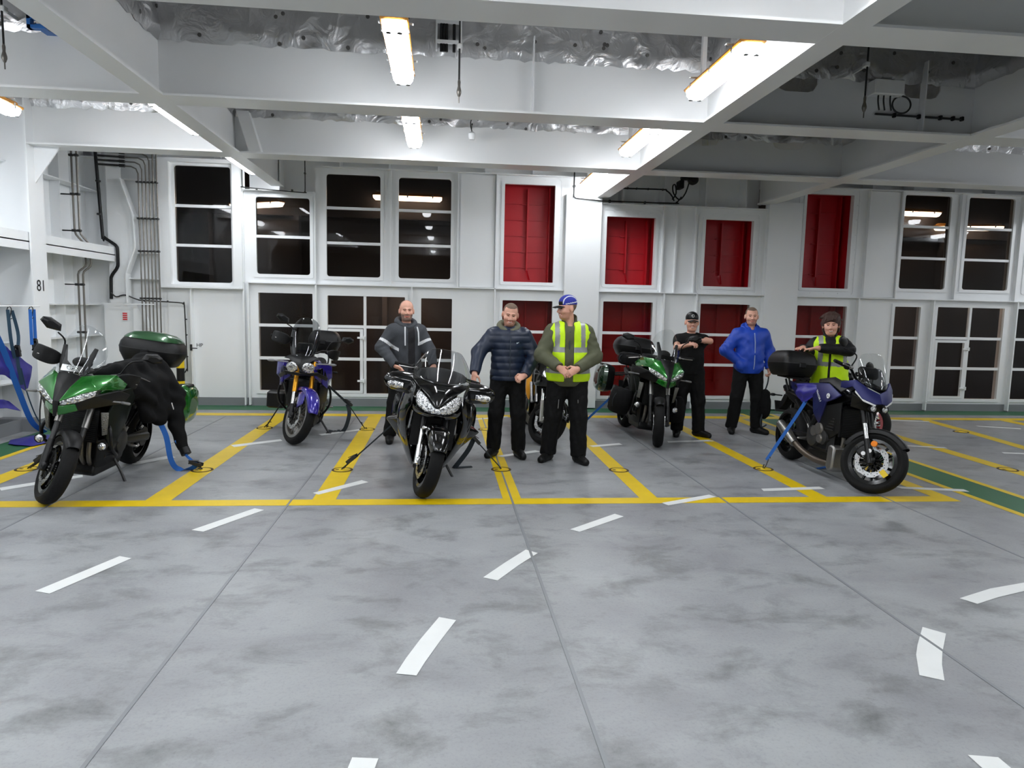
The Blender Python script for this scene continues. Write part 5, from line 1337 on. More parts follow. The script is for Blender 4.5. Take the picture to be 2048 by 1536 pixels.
def cap(P, crown, bill, under=None, trim=None):
    t, J, hd, HR, s, g, (lo, hi) = P
    c = hd((0, .012, .045))
    S = Vol(c-.2, c+.2, .005)
    S.ell(c+HR@np.array((0, .002, .012)), (.086, .106, .088), .01, HR); S.box(hd((0, 0, -.075)), (.3, .3, .10), .0, .005, HR, 'sub')
    o = vol_obj('cap', S, crown if isinstance(crown, (list, tuple)) else [crown], t, (lambda C: trim((C-J['hd'])@HR)) if trim else None)
    b = MB(); rows = []
    for k in range(9):
        u = -1+2*k/8; row = []
        for v in (0, .35, .7, 1): row.append(tuple(hd((u*.074*(1-.10*v*v), -.062-(.085*v)*(1-.45*u*u)-.028*(1-u*u), .032-.014*v*v-.016*u*u))))
        rows.append(row)
    b.grid(rows); obj('cap_bill', b, bill, o, 60, solid=.005)
    return o
# --- 1 bald man in the grey hooded jacket
p = person('bald bearded man in dark grey hooded jacket standing behind the large black touring motorcycle', (-.44, 8.62, 0), 22, 1.755, 1.02, arms={-1: ((-.73, 8.50, 1.19), (-.545, 8.33, .985)), 1: ((-.16, 8.62, 1.17), (-.10, 8.42, .98))}, feet={-1: (-.64, 8.66, -20), 1: (-.30, 8.62, 40)}, yaw=-14, pitch=0, hair='shaved', beard='grey', smile=.1, hands={-1: dict(d=(.75, -.35, -.35), n=(.1, -.4, -.9), curl=.35), 1: dict(d=(.1, -.6, -.6), n=(-.3, 0, -1))})
GREYJ = mat('grey_hoodie', (62, 65, 70), .8, var=.12, vscale=40., bump=.15, bscale=90.)
S = fold(torso_vol(p, .026, hem=.86), .004, 38, 1)
def mf(C):
    m = np.zeros(len(C)); J = p[1]; x = C[:, 0]
    m[(C[:, 1] < 0) & (np.abs(x-.02) < .045) & (C[:, 2] < 1.47)] = 1
    d = U(J['el'][-1]-J['sh'][-1]); tt = (C-J['sh'][-1])@d; m[(np.abs(tt-.155) < .017) & (x < -.13)] = 2
    d = U(J['el'][1]-J['sh'][1]); tt = (C-J['sh'][1])@d; m[(np.abs(tt-.155) < .017) & (x > .13)] = 2
    return m
SHIRT = mat('dark_check_shirt', (24, 22, 26), .8, var=.5, vscale=40.)
garment(p, 'jacket', S, [GREYJ, SHIRT, mat('white_band', (222, 224, 226), .6)], .86, mf); hood(p, GREYJ, .096, .012)
for q in (-.085, .085): strip(p, 'white_stripe', [(q*.9+.015, -.135, 1.445), (q+.015, -.158, 1.38), (q*1.02+.015, -.168, 1.28), (q+.015, -.166, 1.22)], .016, MAT['white_band'])
trousers(p); boots(p)
# --- 2 man in the quilted navy jacket
p = person('smiling man with cropped hair in navy quilted jacket beside the black touring motorcycle', (.745, 7.80, 0), 2, 1.755, 1.03, arms={-1: ((.405, 7.72, 1.20), (.355, 7.52, .985)), 1: ((1.045, 7.76, 1.17), (.905, 7.53, .965))}, feet={-1: (.60, 7.86, -28), 1: (.885, 7.80, 10)}, yaw=-4, pitch=10, tilt=6, hair='short', beard='stub', smile=1., hands={-1: dict(d=(-.15, -.25, -.95), n=(.5, .5, 0), curl=.35), 1: dict(d=(-.75, -.35, -.35), n=(-.2, .5, -.6), curl=1.0)}, head_off=(.01, -.02, -.012))
NAVY = mat('navy_quilt', (24, 36, 58), .42, var=.1, vscale=30.); OLIVE_L = mat('olive_lining', (104, 104, 84), .8)
S = torso_vol(p, .030, hem=.885)
J = p[1]
S.warp(lambda x, y, z: np.where(np.abs(x) < .23, .009*np.abs(np.cos(z*PI/.075))**.5*-1+.006, 0)+.0015*np.sin(x*60+z*30))
for q in (1, -1):
    a, b_, w_ = J['sh'][q], J['el'][q], J['wr'][q]
    d = U(b_-a); n_ = np.linalg.norm(b_-a)
    for k in range(1, 8): S.ell(a+d*n_*k/4.2 if k < 5 else b_+U(w_-b_)*(k-4)*.065, (.083-.004*k, .083-.004*k, .034), .012, np.array(Vector(d if k < 5 else U(w_-b_)).to_track_quat('Z', 'Y').to_matrix()))
garment(p, 'jacket', S, [NAVY, mat('jacket_badge', (190, 200, 210), .4)], .885, lambda C: ((C[:, 1] < 0) & (np.abs(C[:, 0]-.085) < .016) & (np.abs(C[:, 2]-1.315-.15*(C[:, 0]-.085)) < .006)).astype(int), collar=None)
hood(p, OLIVE_L, .092, .012)
strip(p, 'zip', [(.0, -.160, .93), (.0, -.170, 1.1), (.0, -.168, 1.28), (.005, -.155, 1.37)], .010, mat('zip_dark', (40, 50, 62), .4))
trousers(p); boots(p)
# --- 3 tall man in the yellow vest
p = person('tall man in yellow high-visibility vest over olive jacket and blue cap, hands clasped', (1.385, 7.53, 0), -4, 1.83, 1.14, arms={-1: ((1.075, 7.44, 1.20), (1.225, 7.185, 1.085)), 1: ((1.665, 7.45, 1.19), (1.42, 7.175, 1.075))}, feet={-1: (1.20, 7.62, -30), 1: (1.525, 7.50, 22)}, yaw=-68, pitch=4, hair='short', beard='stub', smile=1., hands={-1: dict(d=(.75, -.25, -.55), n=(0, .8, -.4), curl=.55), 1: dict(d=(-.85, -.10, -.45), n=(.1, .9, -.2), curl=.6)}, head_off=(-.035, -.02, 0))
OLIVE = mat('olive_jacket', (82, 84, 62), .75, var=.1, vscale=30., bump=.15, bscale=60.)
S = fold(torso_vol(p, .030, hem=.86, bulge=.02), .0045, 42, 3); garment(p, 'jacket', S, OLIVE, .86, collar=(.085, .084, .03))
def vest_mats(P, zb=(1.235, 1.0), xv=(.115, .165)):
    def mf(C):
        x, z = np.abs(C[:, 0]), C[:, 2]; m = np.zeros(len(C))
        for b in zb: m[np.abs(z-b) < .026] = 1
        m[(x > xv[0]) & (x < xv[1]) & (z > zb[0]-.02)] = 1
        return m
    return mf
def vest(P, hem, e, gap=.05, gap2=.05, bulge=0., zb=(1.235, 1.0)):
    t, J, hd, HR, s, g, (lo, hi) = P
    S = fold(torso_vol(P, e, arms=False, hem=hem, bulge=bulge), .004, 26, 5)
    for q in (1, -1):
        S.cone(J['sh'][q]*(1.02, 1, 1)+(q*.075, 0, -.10), J['sh'][q]+(q*.075, 0, .10), .085, .085, .02, 'sub')
    c = J['che']
    S.box((c[0]-.01, -.4, 1.05), (gap, .4, .6), .02, .01, None, 'sub')
    S.cone((c[0]-.01, -.16, 1.56*s), (c[0]-.01, -.2, 1.40*s), .105, .055, .01, 'sub')
    return garment(P, 'vest', S, [HIVIS, REFL], hem, vest_mats(P, zb), neck=.085, cuffcut=False)
vest(p, .915, .046, .048, bulge=.02, zb=(1.265, 1.03))
strip(p, 'zip', [(-.01, -.158, 1.0), (-.01, -.176, 1.15), (-.01, -.176, 1.32), (-.005, -.150, 1.46)], .012, MAT['zip_dark'])
BLUECAP = mat('blue_cap', (34, 44, 150), .7); WPIPE = mat('cap_piping', (215, 218, 225), .6)
def trim(P):
    m = np.zeros(len(P)); x, y, z = P[:, 0], P[:, 1], P[:, 2]
    m[(y < -.075) & (z < .075)] = 1
    m[(np.abs(np.abs(x)-.052) < .005) & (z > .05)] = 2; m[(np.abs(z-.052-.12*y) < .005) & (y > -.05) & (np.abs(x) > .04)] = 2; m[(y > .06) & (np.abs(x) < .03)] = 2
    return m
cap(p, [BLUECAP, BLACKP, WPIPE], BLACKP, trim=trim)
trousers(p, w=1.08); boots(p)
for q in (-1, 1): strip(p, 'pocket_zip', [(q*.105, -.135, .72), (q*.11, -.13, .62)], .008, mat('zip_grey', (120, 120, 120), .4))
# --- 4 man in black with the black cap
p = person('man in black T-shirt and black cap, arms folded, behind the far green motorcycle', (3.36, 9.14, 0), -6, 1.68, 1.10, arms={1: ((3.575, 9.00, 1.315), (3.36, 8.88, 1.325)), -1: ((3.12, 9.02, 1.215), (3.215, 8.80, 1.275))}, feet={-1: (3.235, 9.18, -15), 1: (3.52, 9.12, 40)}, yaw=-6, hair='short', beard=None, smile=.9, hands={1: dict(d=(-.95, -.15, .05), n=(0, .7, -.6), curl=.5), -1: dict(d=(.35, -.55, .1), n=(.2, .3, -.9), curl=.8)})
TEE = mat('black_t_shirt', (13, 13, 14), .85, spec=.25, bump=.2, bscale=50.)
S = fold(torso_vol(p, .016, hem=.86, elbow_only=True, er=.012, bulge=.02), .003, 40, 4)
for q in (1, -1): S.ell(p[1]['el'][q]+U(p[1]['el'][q]-p[1]['sh'][q])*.0, (.10, .10, .10), .01, None, 'sub')
garment(p, 't_shirt', S, [TEE, STICK], .86, lambda C: ((C[:, 1] < 0) & (np.abs(C[:, 0]-.085) < .014) & (np.abs(C[:, 2]-1.33) < .016)).astype(int), cuffcut=False, neck=.066)
t_, J = p[0], p[1]
d = U(np.array(J['wr'][1]-J['el'][1])); S = Vol(J['wr'][1]-.16, J['wr'][1]+.16, .0055); S.cone(J['wr'][1]-d*.015, J['wr'][1]+d*.03, .036, .036, .02)
hand(S, J['wr'][1]+d*.0, np.array((-.95, -.15, .05)), np.array((0, .7, -.6)), -1, .5, 1.12); vol_obj('glove', S, BLACKP, t_)
S = Vol(J['nb']-.25, J['nb']+.2, .007); S.cone(J['nb']+(-.07, -.06, -.0), J['nb']+(-.045, -.125, -.13), .010, .010, .01); S.cone(J['nb']+(-.045, -.125, -.13), J['nb']+(-.02, -.14, -.2), .009, .009, .01); vol_obj('lanyard', S, OLIVE_L, t_)
capo = cap(p, [BLACKP, REFL], BLACKP, trim=lambda P: ((P[:, 1] < -.07) & (np.abs(np.hypot(P[:, 0], P[:, 2]-.085)-.016) < .0045)).astype(float))
trousers(p, w=1.1); boots(p)
# --- 5 man in the bright blue jacket
p = person('man with cropped hair in bright blue jacket, one hand in pocket, holding a backpack', (4.305, 9.38, 0), -6, 1.775, 1.08, arms={-1: ((3.945, 9.36, 1.175), (4.135, 9.30, 1.01)), 1: ((4.60, 9.40, 1.17), (4.585, 9.32, .93))}, feet={-1: (4.12, 9.42, -15), 1: (4.47, 9.38, 35)}, yaw=-10, hair='short', beard='stub', smile=.5, hands={-1: dict(d=(.6, .1, -.6), n=(.3, .8, 0), curl=.3), 1: dict(d=(0, -.15, -1), n=(-1, 0, 0), curl=.9)})
BLUEJ = mat('bright_blue_jacket', (20, 66, 178), .5, var=.08, vscale=20., bump=.12, bscale=40.)
S = fold(torso_vol(p, .030, hem=.86, bulge=.012), .0045, 36, 6)
S.ell(p[1]['wr'][-1]+(.03, -.01, -.03), (.09, .075, .09), .03)
garment(p, 'jacket', S, [BLUEJ, mat('dark_blue_lining', (14, 18, 44), .7)], .86, lambda C: (np.hypot(C[:, 0], C[:, 1]-.0) < .062).astype(int)*(C[:, 2] > 1.42), collar=(.07, .082, .022), cuffcut=(1,)); hood(p, BLUEJ, .090, -.004)
strip(p, 'zip', [(.02, -.145, .885), (.022, -.172, 1.0), (.02, -.176, 1.15), (.016, -.170, 1.30), (.012, -.135, 1.43)], .012, mat('zip_pale', (150, 165, 205), .4))
trousers(p); boots(p)
# --- 6 woman leaning on the top case
p = person('woman with short dark hair in yellow vest over black jacket leaning on a top case', (4.66, 7.92, 0), -22, 1.70, 1.08, arms={1: ((4.72, 7.665, 1.30), (4.38, 7.70, 1.312)), -1: ((4.38, 7.98, 1.22), (4.27, 7.86, 1.305))}, feet={-1: (4.58, 8.02, -20), 1: (4.76, 7.94, 10)}, yaw=-8, pitch=2, tilt=-3, hair=None, beard=None, smile=.8, hands={1: dict(d=(-1, .06, -.03), n=(0, 0, -1), curl=.12), -1: dict(d=(-.7, -.5, 0), n=(0, 0, -1), curl=.15)}, lean=(-.03, -.03), female=True)
BLKJ = mat('black_jacket', (17, 17, 20), .55, spec=.3, bump=.2, bscale=60.)
S = fold(torso_vol(p, .026, hem=.80), .004, 42, 8); garment(p, 'jacket', S, BLKJ, .80, collar=(.06, .078))
vest(p, .86, .042, .012, zb=(1.12, 1.12)); 
HAIRF = mat('dark_brown_hair', (66, 42, 34), .6, var=.35, vscale=50., bump=.6, bscale=70.)
t_, J, hd, HR = p[0], p[1], p[2], p[3]
S = Vol(J['hd']-.2, J['hd']+.2, .005)
S.ell(hd((0, .020, .058)), (.100, .112, .100), .01, HR)
S.ell(hd((0, -.125, -.044)), (.068, .080, .094), .015, HR, 'sub'); S.box(hd((0, -.02, -.170)), (.2, .2, .10), .02, .02, HR, 'sub')
for x_, z_ in ((-.06, .066), (-.035, .052), (-.008, .058), (.02, .066), (.048, .07)): S.cone(hd((x_+.015, -.075, .105)), hd((x_, -.102, z_)), .022, .010, .012)
for q in (1, -1): S.cone(hd((q*.086, -.0, .04)), hd((q*.085, -.02, -.01)), .020, .010, .015); S.cone(hd((q*.085, .03, .02)), hd((q*.078, .045, -.075)), .03, .02, .02)
random.seed(5)
for k in range(60):
    a = random.uniform(0, 2*PI); e_ = random.uniform(.1, 1.35); d = np.array((math.cos(a)*math.cos(e_), math.sin(a)*math.cos(e_), math.sin(e_)))
    if d[1] < -.55 and d[2] < .45: continue
    q0 = np.array((0, .02, .058))+d*np.array((.094, .106, .095)); S.cone(hd(q0), hd(q0+d*.014+np.array((random.uniform(-.035, .035), random.uniform(-.035, .01), -.022))), .014, .006, .008)
vol_obj('hair', S, HAIRF, t_)
S = Vol(J['nb']-.22, J['nb']+.2, .007); S.cone(J['nb']+(-.05, .05, .0), J['nb']+(.09, .045, -.01), .036, .036, .03); S.cone(J['nb']+(.09, .045, -.01), J['nb']+(.10, -.05, -.04), .03, .02, .03); vol_obj('hood', S, mat('pale_blue_hood', (150, 180, 205), .7), t_)
trousers(p); boots(p)
# ------------------------------------------------------------------ lashing sockets in the deck
DIRTY = mat('dirty_socket', (70, 52, 20), .7, var=.4, vscale=30)
def socket(lb, x, y, k=0):
    t = thing('lashing_socket', lb, 'deck fitting', (x, y, 0), group='lashing sockets in the yellow lines')
    b = MB(); b.lathe([(.082, 0), (.094, .004), (.100, .005), (.106, .0035), (.108, 0)], (0, 0, .001), 'z', 28, closed=True); obj('rim', b, DIRTY, t, 40)
    b = MB(); b.lathe([(0, .001), (.05, .0012), (.083, .0025)], (0, 0, .0018), 'z', 24); obj('dish', b, YEL, t, 40)
    b = MB(); b.lathe([(0, .010), (.022, .009), (.030, .003)], (0, 0, .001), 'z', 14); obj('socket_stud', b, YEL, t, 40)
    b = MB(); b.box(-.07, -.035, -.016, .016, .003, .005); obj('slot', b, DIRTY, t, 0)
for lb, x, y in [('lashing socket with the blue strap end, right of the left green motorcycle', -2.40, 7.15), ('lashing socket to the left of the nearest green motorcycle front wheel', -4.09, 7.2), ('lashing socket with a thin strap left of the large black motorcycle', -1.01, 7.15),
   ('lashing socket with a strap hook between the black tourer and the quilted-jacket man', .635, 7.16), ('empty lashing socket in the yellow line in front of the vest man', 1.895, 7.12), ('lashing socket holding the bright blue strap of the blue sport tourer', 3.53, 7.17),
   ('far lashing socket left of the violet blue adventure motorcycle', -2.39, 9.60), ('far lashing socket between the violet blue bike and the black tourer', -1.01, 9.53), ('far lashing socket behind the legs of the man in the navy quilted jacket', .62, 9.57),
   ('far lashing socket by the strap end behind the vest man', 1.91, 9.55), ('worn lashing socket in the yellow line near the right edge of the photo', 6.41, 7.13), ('far lashing socket with black specks in the curved yellow line at right', 7.76, 9.55)]:
    socket(lb, x, y)
# ------------------------------------------------------------------ tie-down straps
def strap(lb, runs, ratchet=None, hook=None, m=BSTRAP, name='tie_down_strap'):
    t = thing(name, lb, 'strap')
    c_ = Vector(runs[0][0][0]); sd_ = Vector((c_.y, -c_.x, 0)).normalized()
    for pts, w in runs:
        b = MB(); b.ribbon(arc_pts(pts, 8) if len(pts) > 2 else [Vector(pts[0]).lerp(Vector(pts[1]), k/8) for k in range(9)], w, .004, side=sd_ if abs(pts[0][2]-pts[-1][2]) > .1 else None); obj('webbing', b, m, t, 40)
    if ratchet:
        c, d = Vector(ratchet[0]), Vector(ratchet[1]).normalized()
        q = d.to_track_quat('Y', 'Z').to_matrix().to_4x4(); b = MB(); b.M = Matrix.Translation(c) @ q
        for sx in (-1, 1): b.cbox((sx*.028, 0, .01), (.006, .13, .035), bev=.003)
        b.tube([(-.03, .03, .012), (.03, .03, .012)], .012, 10); b.tube([(-.03, -.05, .02), (.03, -.05, .02)], .008, 8); b.cbox((0, -.03, .03), (.05, .09, .006), (rad(14), 0, 0)); b.box(-.03, .03, -.02, .06, -.006, -.002)
        obj('ratchet', b, DARKSTEEL, t, 40)
    if hook:
        c, d = Vector(hook[0]), Vector(hook[1]).normalized(); b = MB()
        s = d.cross(Vector((0, 0, 1))); s = s.normalized() if s.length > .01 else Vector((1, 0, 0))
        b.tube(arc_pts([c+d*.11, c+d*.06+s*.012, c+d*.0+s*.022, c-d*.025, c-d*.005-s*.02, c+d*.02-s*.024], 5), .006, 8); b.tube(arc_pts([c+d*.11+s*.025, c+d*.12, c+d*.11-s*.025], 4), .005, 8)
        obj('hook', b, DARKSTEEL, t, 40)
    return t
strap('blue strap looping from under the draped black jacket down to the deck socket', [([(-2.80, 7.1, .55), (-2.72, 7.1, .36), (-2.68, 7.1, .12), (-2.62, 7.12, .02), (-2.50, 7.14, .022), (-2.44, 7.15, .07)], .05), ([(-2.66, 7.18, .30), (-2.55, 7.17, .14), (-2.45, 7.16, .06)], .025)], ((-2.46, 7.15, .06), (1, 0, -.3)), ((-2.42, 7.15, .02), (-1, 0, .5)))
strap('dark strap stub hooked into the socket left of the near green wheel', [([(-3.62, 6.95, .34), (-3.85, 7.1, .16), (-4.04, 7.19, .03)], .03)], ((-3.92, 7.14, .12), (-1, .3, -.7)), ((-4.06, 7.2, .02), (1, -.2, .8)), DSTRAP)
strap('dark strap with hanging loop and ratchet on the right of the violet blue bike', [([(-1.47, 9.1, .66), (-1.24, 9.3, .39)], .03), ([(-1.24, 9.3, .39), (-1.06, 9.5, .05)], .012), ([(-1.24, 9.29, .38), (-1.22, 9.3, .24), (-1.29, 9.34, .03), (-1.40, 9.35, .012), (-1.52, 9.34, .012)], .05)], ((-1.24, 9.3, .39), (.6, .6, -.7)), ((-1.03, 9.52, .02), (-.5, -.5, .8)), DSTRAP)
strap('thin strap on the left of the violet blue bike to the far socket', [([(-2.06, 9.2, .42), (-2.36, 9.58, .03)], .016)], None, ((-2.37, 9.6, .02), (.6, -.6, .7)), DSTRAP)
strap('thin taut strap from the left side of the big black tourer to its socket', [([(-.50, 6.95, .50), (-.98, 7.14, .04)], .014)], ((-.90, 7.1, .12), (-.9, .3, -.8)), ((-1.0, 7.15, .02), (.8, -.3, .8)), DSTRAP)
strap('dark strap with ratchet and folded tail on the right of the big black tourer', [([(.20, 7.1, .52), (.34, 7.15, .34)], .016), ([(.34, 7.15, .34), (.61, 7.16, .04)], .012), ([(.34, 7.15, .33), (.28, 7.17, .2), (.16, 7.2, .03), (.14, 7.22, .010)], .05), ([(.13, 7.215, .008), (.25, 7.25, .008), (.33, 7.27, .008)], .055)], ((.35, 7.15, .32), (.7, .1, -.8)), ((.625, 7.16, .02), (-.7, 0, .8)), DSTRAP)
strap('blue strap running down from the far green motorcycle to behind the vest man', [([(2.44, 9.3, .62), (1.93, 9.54, .04)], .03)], None, ((1.92, 9.55, .02), (.8, -.3, .8)))
strap('bright blue taut strap from the seat of the blue sport tourer to the deck', [([(3.955, 7.15, .86), (3.955, 7.15, .76), (3.56, 7.17, .10)], .034)], None, ((3.54, 7.17, .03), (.4, 0, .8)))
strap('end of a blue strap lying under the engine of the blue sport tourer', [([(4.15, 7.16, .008), (4.27, 7.18, .02), (4.36, 7.22, .008)], .05)], None, None)
# indigo pad under the strap
# black riding jacket thrown over the near green motorcycle
def jacket():
    S = Vol((-3.45, 6.55, .05), (-2.45, 7.85, 1.25), .010)
    for y, x0, z0, x1, z1, r in ((6.83, -3.10, 1.03, -2.90, .80, .05), (6.95, -3.06, 1.05, -2.83, .58, .06), (7.10, -3.02, 1.05, -2.79, .54, .07), (7.25, -3.0, 1.06, -2.77, .58, .07), (7.38, -2.98, 1.05, -2.74, .70, .06)):
        S.cone((-3.22, y, z0-.02), (x0+.06, y, z0+.0), r*.7, r, .06); S.cone((x0+.06, y, z0), (x0+.17, y, .88), r, r, .06); S.cone((x0+.17, y, .88), (x1, y, z1), r*1.15, r*1.15, .09)
    S.cone((-2.86, 7.40, 1.02), (-2.70, 7.36, .72), .07, .078, .05); S.cone((-2.70, 7.36, .72), (-2.68, 7.26, .44), .078, .072, .04); S.cone((-2.68, 7.26, .44), (-2.60, 7.20, .22), .070, .052, .03)
    S.cone((-3.05, 7.32, 1.10), (-2.92, 7.42, 1.10), .06, .06, .04); S.cone((-2.88, 6.86, .86), (-2.80, 6.98, .74), .05, .06, .04)
    S.warp(lambda x, y, z: .006*np.sin(y*38+z*14+3*np.sin(z*9))+.004*np.sin(z*40+y*17+x*22))
    return S
t = thing('riding_jacket', 'black textile riding jacket draped over the near green motorcycle, sleeve hanging down', 'jacket')
vol_obj('shell', jacket(), FABRIC, t)
b = MB(); b.cbox((-2.655, 7.12, .655), (.008, .022, .075), (rad(25), rad(-10), rad(15)), .003); obj('reflective_patch', b, STICK, t, 30)
b = MB(); b.tube(arc_pts([(-2.90, 6.76, .99), (-2.83, 6.85, .96), (-2.80, 7.0, .90), (-2.79, 7.1, .87)], 5), .006, 6); obj('zip', b, mat('zip_grey2', (90, 90, 92), .4), t, 40)
b = MB(); b.tube([(-2.585, 7.19, .215), (-2.555, 7.17, .16)], .050, 14); obj('cuff', b, BLACKP, t, 40)
# backpack in the hand of the man in blue
t = thing('backpack', 'black backpack hanging by its strap from the hand of the man in the blue jacket', 'bag', (4.52, 9.26, 0))
S = Vol((-.2, -.2, .05), (.2, .2, .8), .008); S.ell((0, 0, .42), (.085, .075, .20), .02); S.ell((-.0, -.06, .36), (.06, .04, .11), .02); S.cone((0, 0, .60), (.03, 0, .58), .05, .04, .03); fold(S, .003, 40, 1); vol_obj('bag_body', S, FABRIC, t)
b = MB(); b.ribbon(arc_pts([(.055, .05, .88), (.04, .03, .74), (.0, .02, .62)], 6), .03, .006, side=(0, 1, 0)); obj('carry_strap', b, DSTRAP, t, 40); b = MB(); b.ribbon(arc_pts([(-.05, -.05, .30), (-.08, -.07, .20), (-.05, -.06, .12), (.02, -.05, .15)], 6), .02, .004, side=(1, 0, 0)); obj('carry_strap', b, DSTRAP, t, 40)
# yellow bag on the half hidden bike
t = thing('luggage_bag', 'orange yellow waterproof bag on the motorcycle behind the two men', 'bag', (1.165, 8.92, 0))
S = Vol((-.2, -.25, .40), (.2, .25, .92), .008); S.ell((.0, 0, .68), (.075, .13, .19), .02); S.ell((.03, 0, .78), (.06, .11, .08), .03); fold(S, .004, 34, 4); vol_obj('bag_body', S, mat('orange_dry_bag', (232, 158, 22), .5), t)
# ------------------------------------------------------------------ left wall: rail, hanging straps, tarpaulins
t = thing('wall_rail', 'thin rail on the left wall carrying the hanging straps', 'rail'); b = MB(); b.tube([(-5.0, 7.2, 1.59), (-5.0, 9.25, 1.59)], .008, 8)
for y in (7.3, 8.3, 9.2): b.tube([(-5.0, y, 1.59), (-5.56, y, 1.59)], .007, 6)
obj('bar', b, WHITE, t, 40)
strap('dark teal strap hanging from the wall rail in front of the indigo tarpaulin', [([(-5.0, 8.60, 1.55), (-5.0, 8.63, 1.2), (-5.0, 8.68, .98)], .035), ([(-5.0, 8.68, 1.54), (-4.98, 8.74, 1.25), (-4.98, 8.70, .98), (-4.97, 8.74, .66)], .035), ([(-4.97, 8.74, .86), (-4.96, 8.84, .5), (-4.92, 8.98, .16), (-4.70, 8.9, .05)], .014)], ((-4.97, 8.68, 1.06), (0, .2, -1)), ((-5.0, 8.63, 1.56), (0, 0, -1)), mat('teal_webbing', (34, 62, 82), .8))
strap('short blue strap with ratchet hanging at the right end of the wall rail', [([(-5.0, 9.04, 1.55), (-5.0, 9.04, 1.12)], .035), ([(-5.0, 9.12, 1.55), (-5.0, 9.12, 1.1)], .035)], ((-4.98, 9.06, 1.12), (0, .15, -1)), ((-5.0, 9.06, 1.56), (0, 0, -1)))
strap('wide bright blue strap hanging from the left edge down to the deck', [([(-5.0, 8.15, 1.58), (-4.98, 8.43, 1.12), (-4.97, 8.66, .62), (-4.95, 8.86, .2), (-4.9, 9.04, .03)], .06)], None, None)
def cloth(lb, rows, seed=0):
    rnd = random.Random(seed); b = MB()
    n = len(rows); R = []
    for i in range(n-1):
        for s_ in range(5):
            u = s_/5; R.append([Vector(p).lerp(Vector(q), u) for p, q in zip(rows[i], rows[i+1])])
    R.append([Vector(p) for p in rows[-1]])
    out = []
    for i, r in enumerate(R):
        rr_ = []
        for j in range(len(r)-1):
            for s_ in range(5): p = r[j].lerp(r[j+1], s_/5); rr_.append(p+Vector((.012*math.sin(i*.9+j+s_*.7), .01*math.sin(i*.5+s_), 0)))
        rr_.append(r[-1]); out.append(rr_)
    b.grid(out); o = obj('tarpaulin', b, TARP, None, 60, solid=.004, sub=1); return tag(o, lb, 'tarpaulin')
o = cloth('indigo blue protective pad under the strap on the seat of the blue sport tourer', [[(4.20, 7.33, .945), (4.2, 7.1, .965), (4.2, 6.90, .985)], [(3.955, 7.35, .935), (3.955, 7.12, .95), (4.0, 6.88, .965)], [(3.915, 7.32, .86), (3.912, 7.14, .86), (3.965, 6.96, .87)], [(3.925, 7.26, .775), (3.93, 7.17, .735), (3.95, 7.06, .79)]], 4); o.name = 'protective_pad'; o['category'] = 'pad'
cloth('indigo tarpaulin hanging folded behind the straps on the left wall', [[(-5.03, 8.2, 1.14), (-5.02, 8.5, 1.15), (-5.02, 8.68, 1.06), (-5.0, 9.03, .86)], [(-5.03, 8.2, .9), (-5.0, 8.5, .92), (-5.0, 8.7, .80), (-4.99, 8.97, .74)], [(-5.03, 8.2, .84), (-5.0, 8.5, .80), (-5.0, 8.70, .66), (-5.0, 8.88, .54)]], 1)
cloth('small indigo tarpaulin flap sticking out low on the left wall', [[(-5.03, 8.1, .56), (-5.02, 8.4, .53), (-5.0, 8.52, .50)], [(-5.03, 8.1, .46), (-4.98, 8.45, .42), (-4.98, 8.72, .34)]], 2)
cloth('indigo tarpaulin lying on the green lane at the foot of the left wall', [[(-5.02, 8.95, .012), (-4.78, 8.92, .03), (-4.52, 8.72, .012)], [(-5.05, 8.6, .02), (-4.8, 8.55, .06), (-4.56, 8.5, .02)], [(-4.98, 8.42, .012), (-4.85, 8.33, .02), (-4.64, 8.28, .012)]], 3)
# ------------------------------------------------------------------ pipes, cables and small fittings
def pipe(lb, paths, r, m=STEEL, clamps=(), cat='pipe', name='wall_pipe', grp=None):
    t = thing(name, lb, cat, group=grp)
    for p in paths: b = MB(); b.tube(arc_pts(p, 5) if len(p) > 2 else p, r, 10); obj('run', b, m, t, 50)
    for c, d in clamps: b = MB(); b.cbox(c, d, bev=.006); obj('clamp', b, DARKSTEEL, t, 30)
    return t
def bend(pts, r=.06):
    out = [Vector(pts[0])]
    for i in range(1, len(pts)-1):
        p = Vector(pts[i]); a = (Vector(pts[i-1])-p); c = (Vector(pts[i+1])-p); rr_ = min(r, a.length*.45, c.length*.45)
        out += [p+a.normalized()*rr_, p+(a.normalized()+c.normalized())*rr_*.29, p+c.normalized()*rr_]
    return out+[Vector(pts[-1])]
for k, (x, lb) in enumerate(((-5.36, 'left pipe of the grey pair running down the left wall with a double bend'), (-5.29, 'right pipe of the grey pair running down the left wall with a double bend'))):
    y = 10.9
    t = thing('wall_pipe', lb, 'pipe', group='pair of pipes on the left wall')
    b = MB(); b.tube(bend([(x, y, ZD), (x, y, 2.62), (x+.10, y+.05, 2.52), (x+.12, y+.05, 2.16), (x+.02, y, 2.10), (x+.02, y, .03)], .07), .014, 10); obj('run', b, STEEL, t, 50)
    for z in (3.75, 3.2, 2.68, 1.9, 1.2): b = MB(); b.cbox((x+(.01 if z < 2.1 else 0), y-.01, z), (.062, .045, .035), bev=.008); obj('clamp', b, DARKSTEEL, t, 30)
    b = MB()
    for z in (3.2, 2.68, 1.9): b.box(-5.6, x, y, y+.03, z-.008, z+.008)
    obj('bracket', b, WHITE, t, 0)
t = pipe('thick black cable run dropping down the back left corner with a kink', [bend([(-5.33, 11.55, 3.98), (-5.27, 11.55, 2.66), (-5.06, 11.55, 2.52), (-5.06, 11.55, 2.2), (-5.17, 11.55, 2.05), (-5.18, 11.55, 1.70)], .05)], .024, BLACKP, [((-5.30, 11.54, z), (.06, .06, .03)) for z in (3.5, 3.0)], 'cable', 'cable_run')
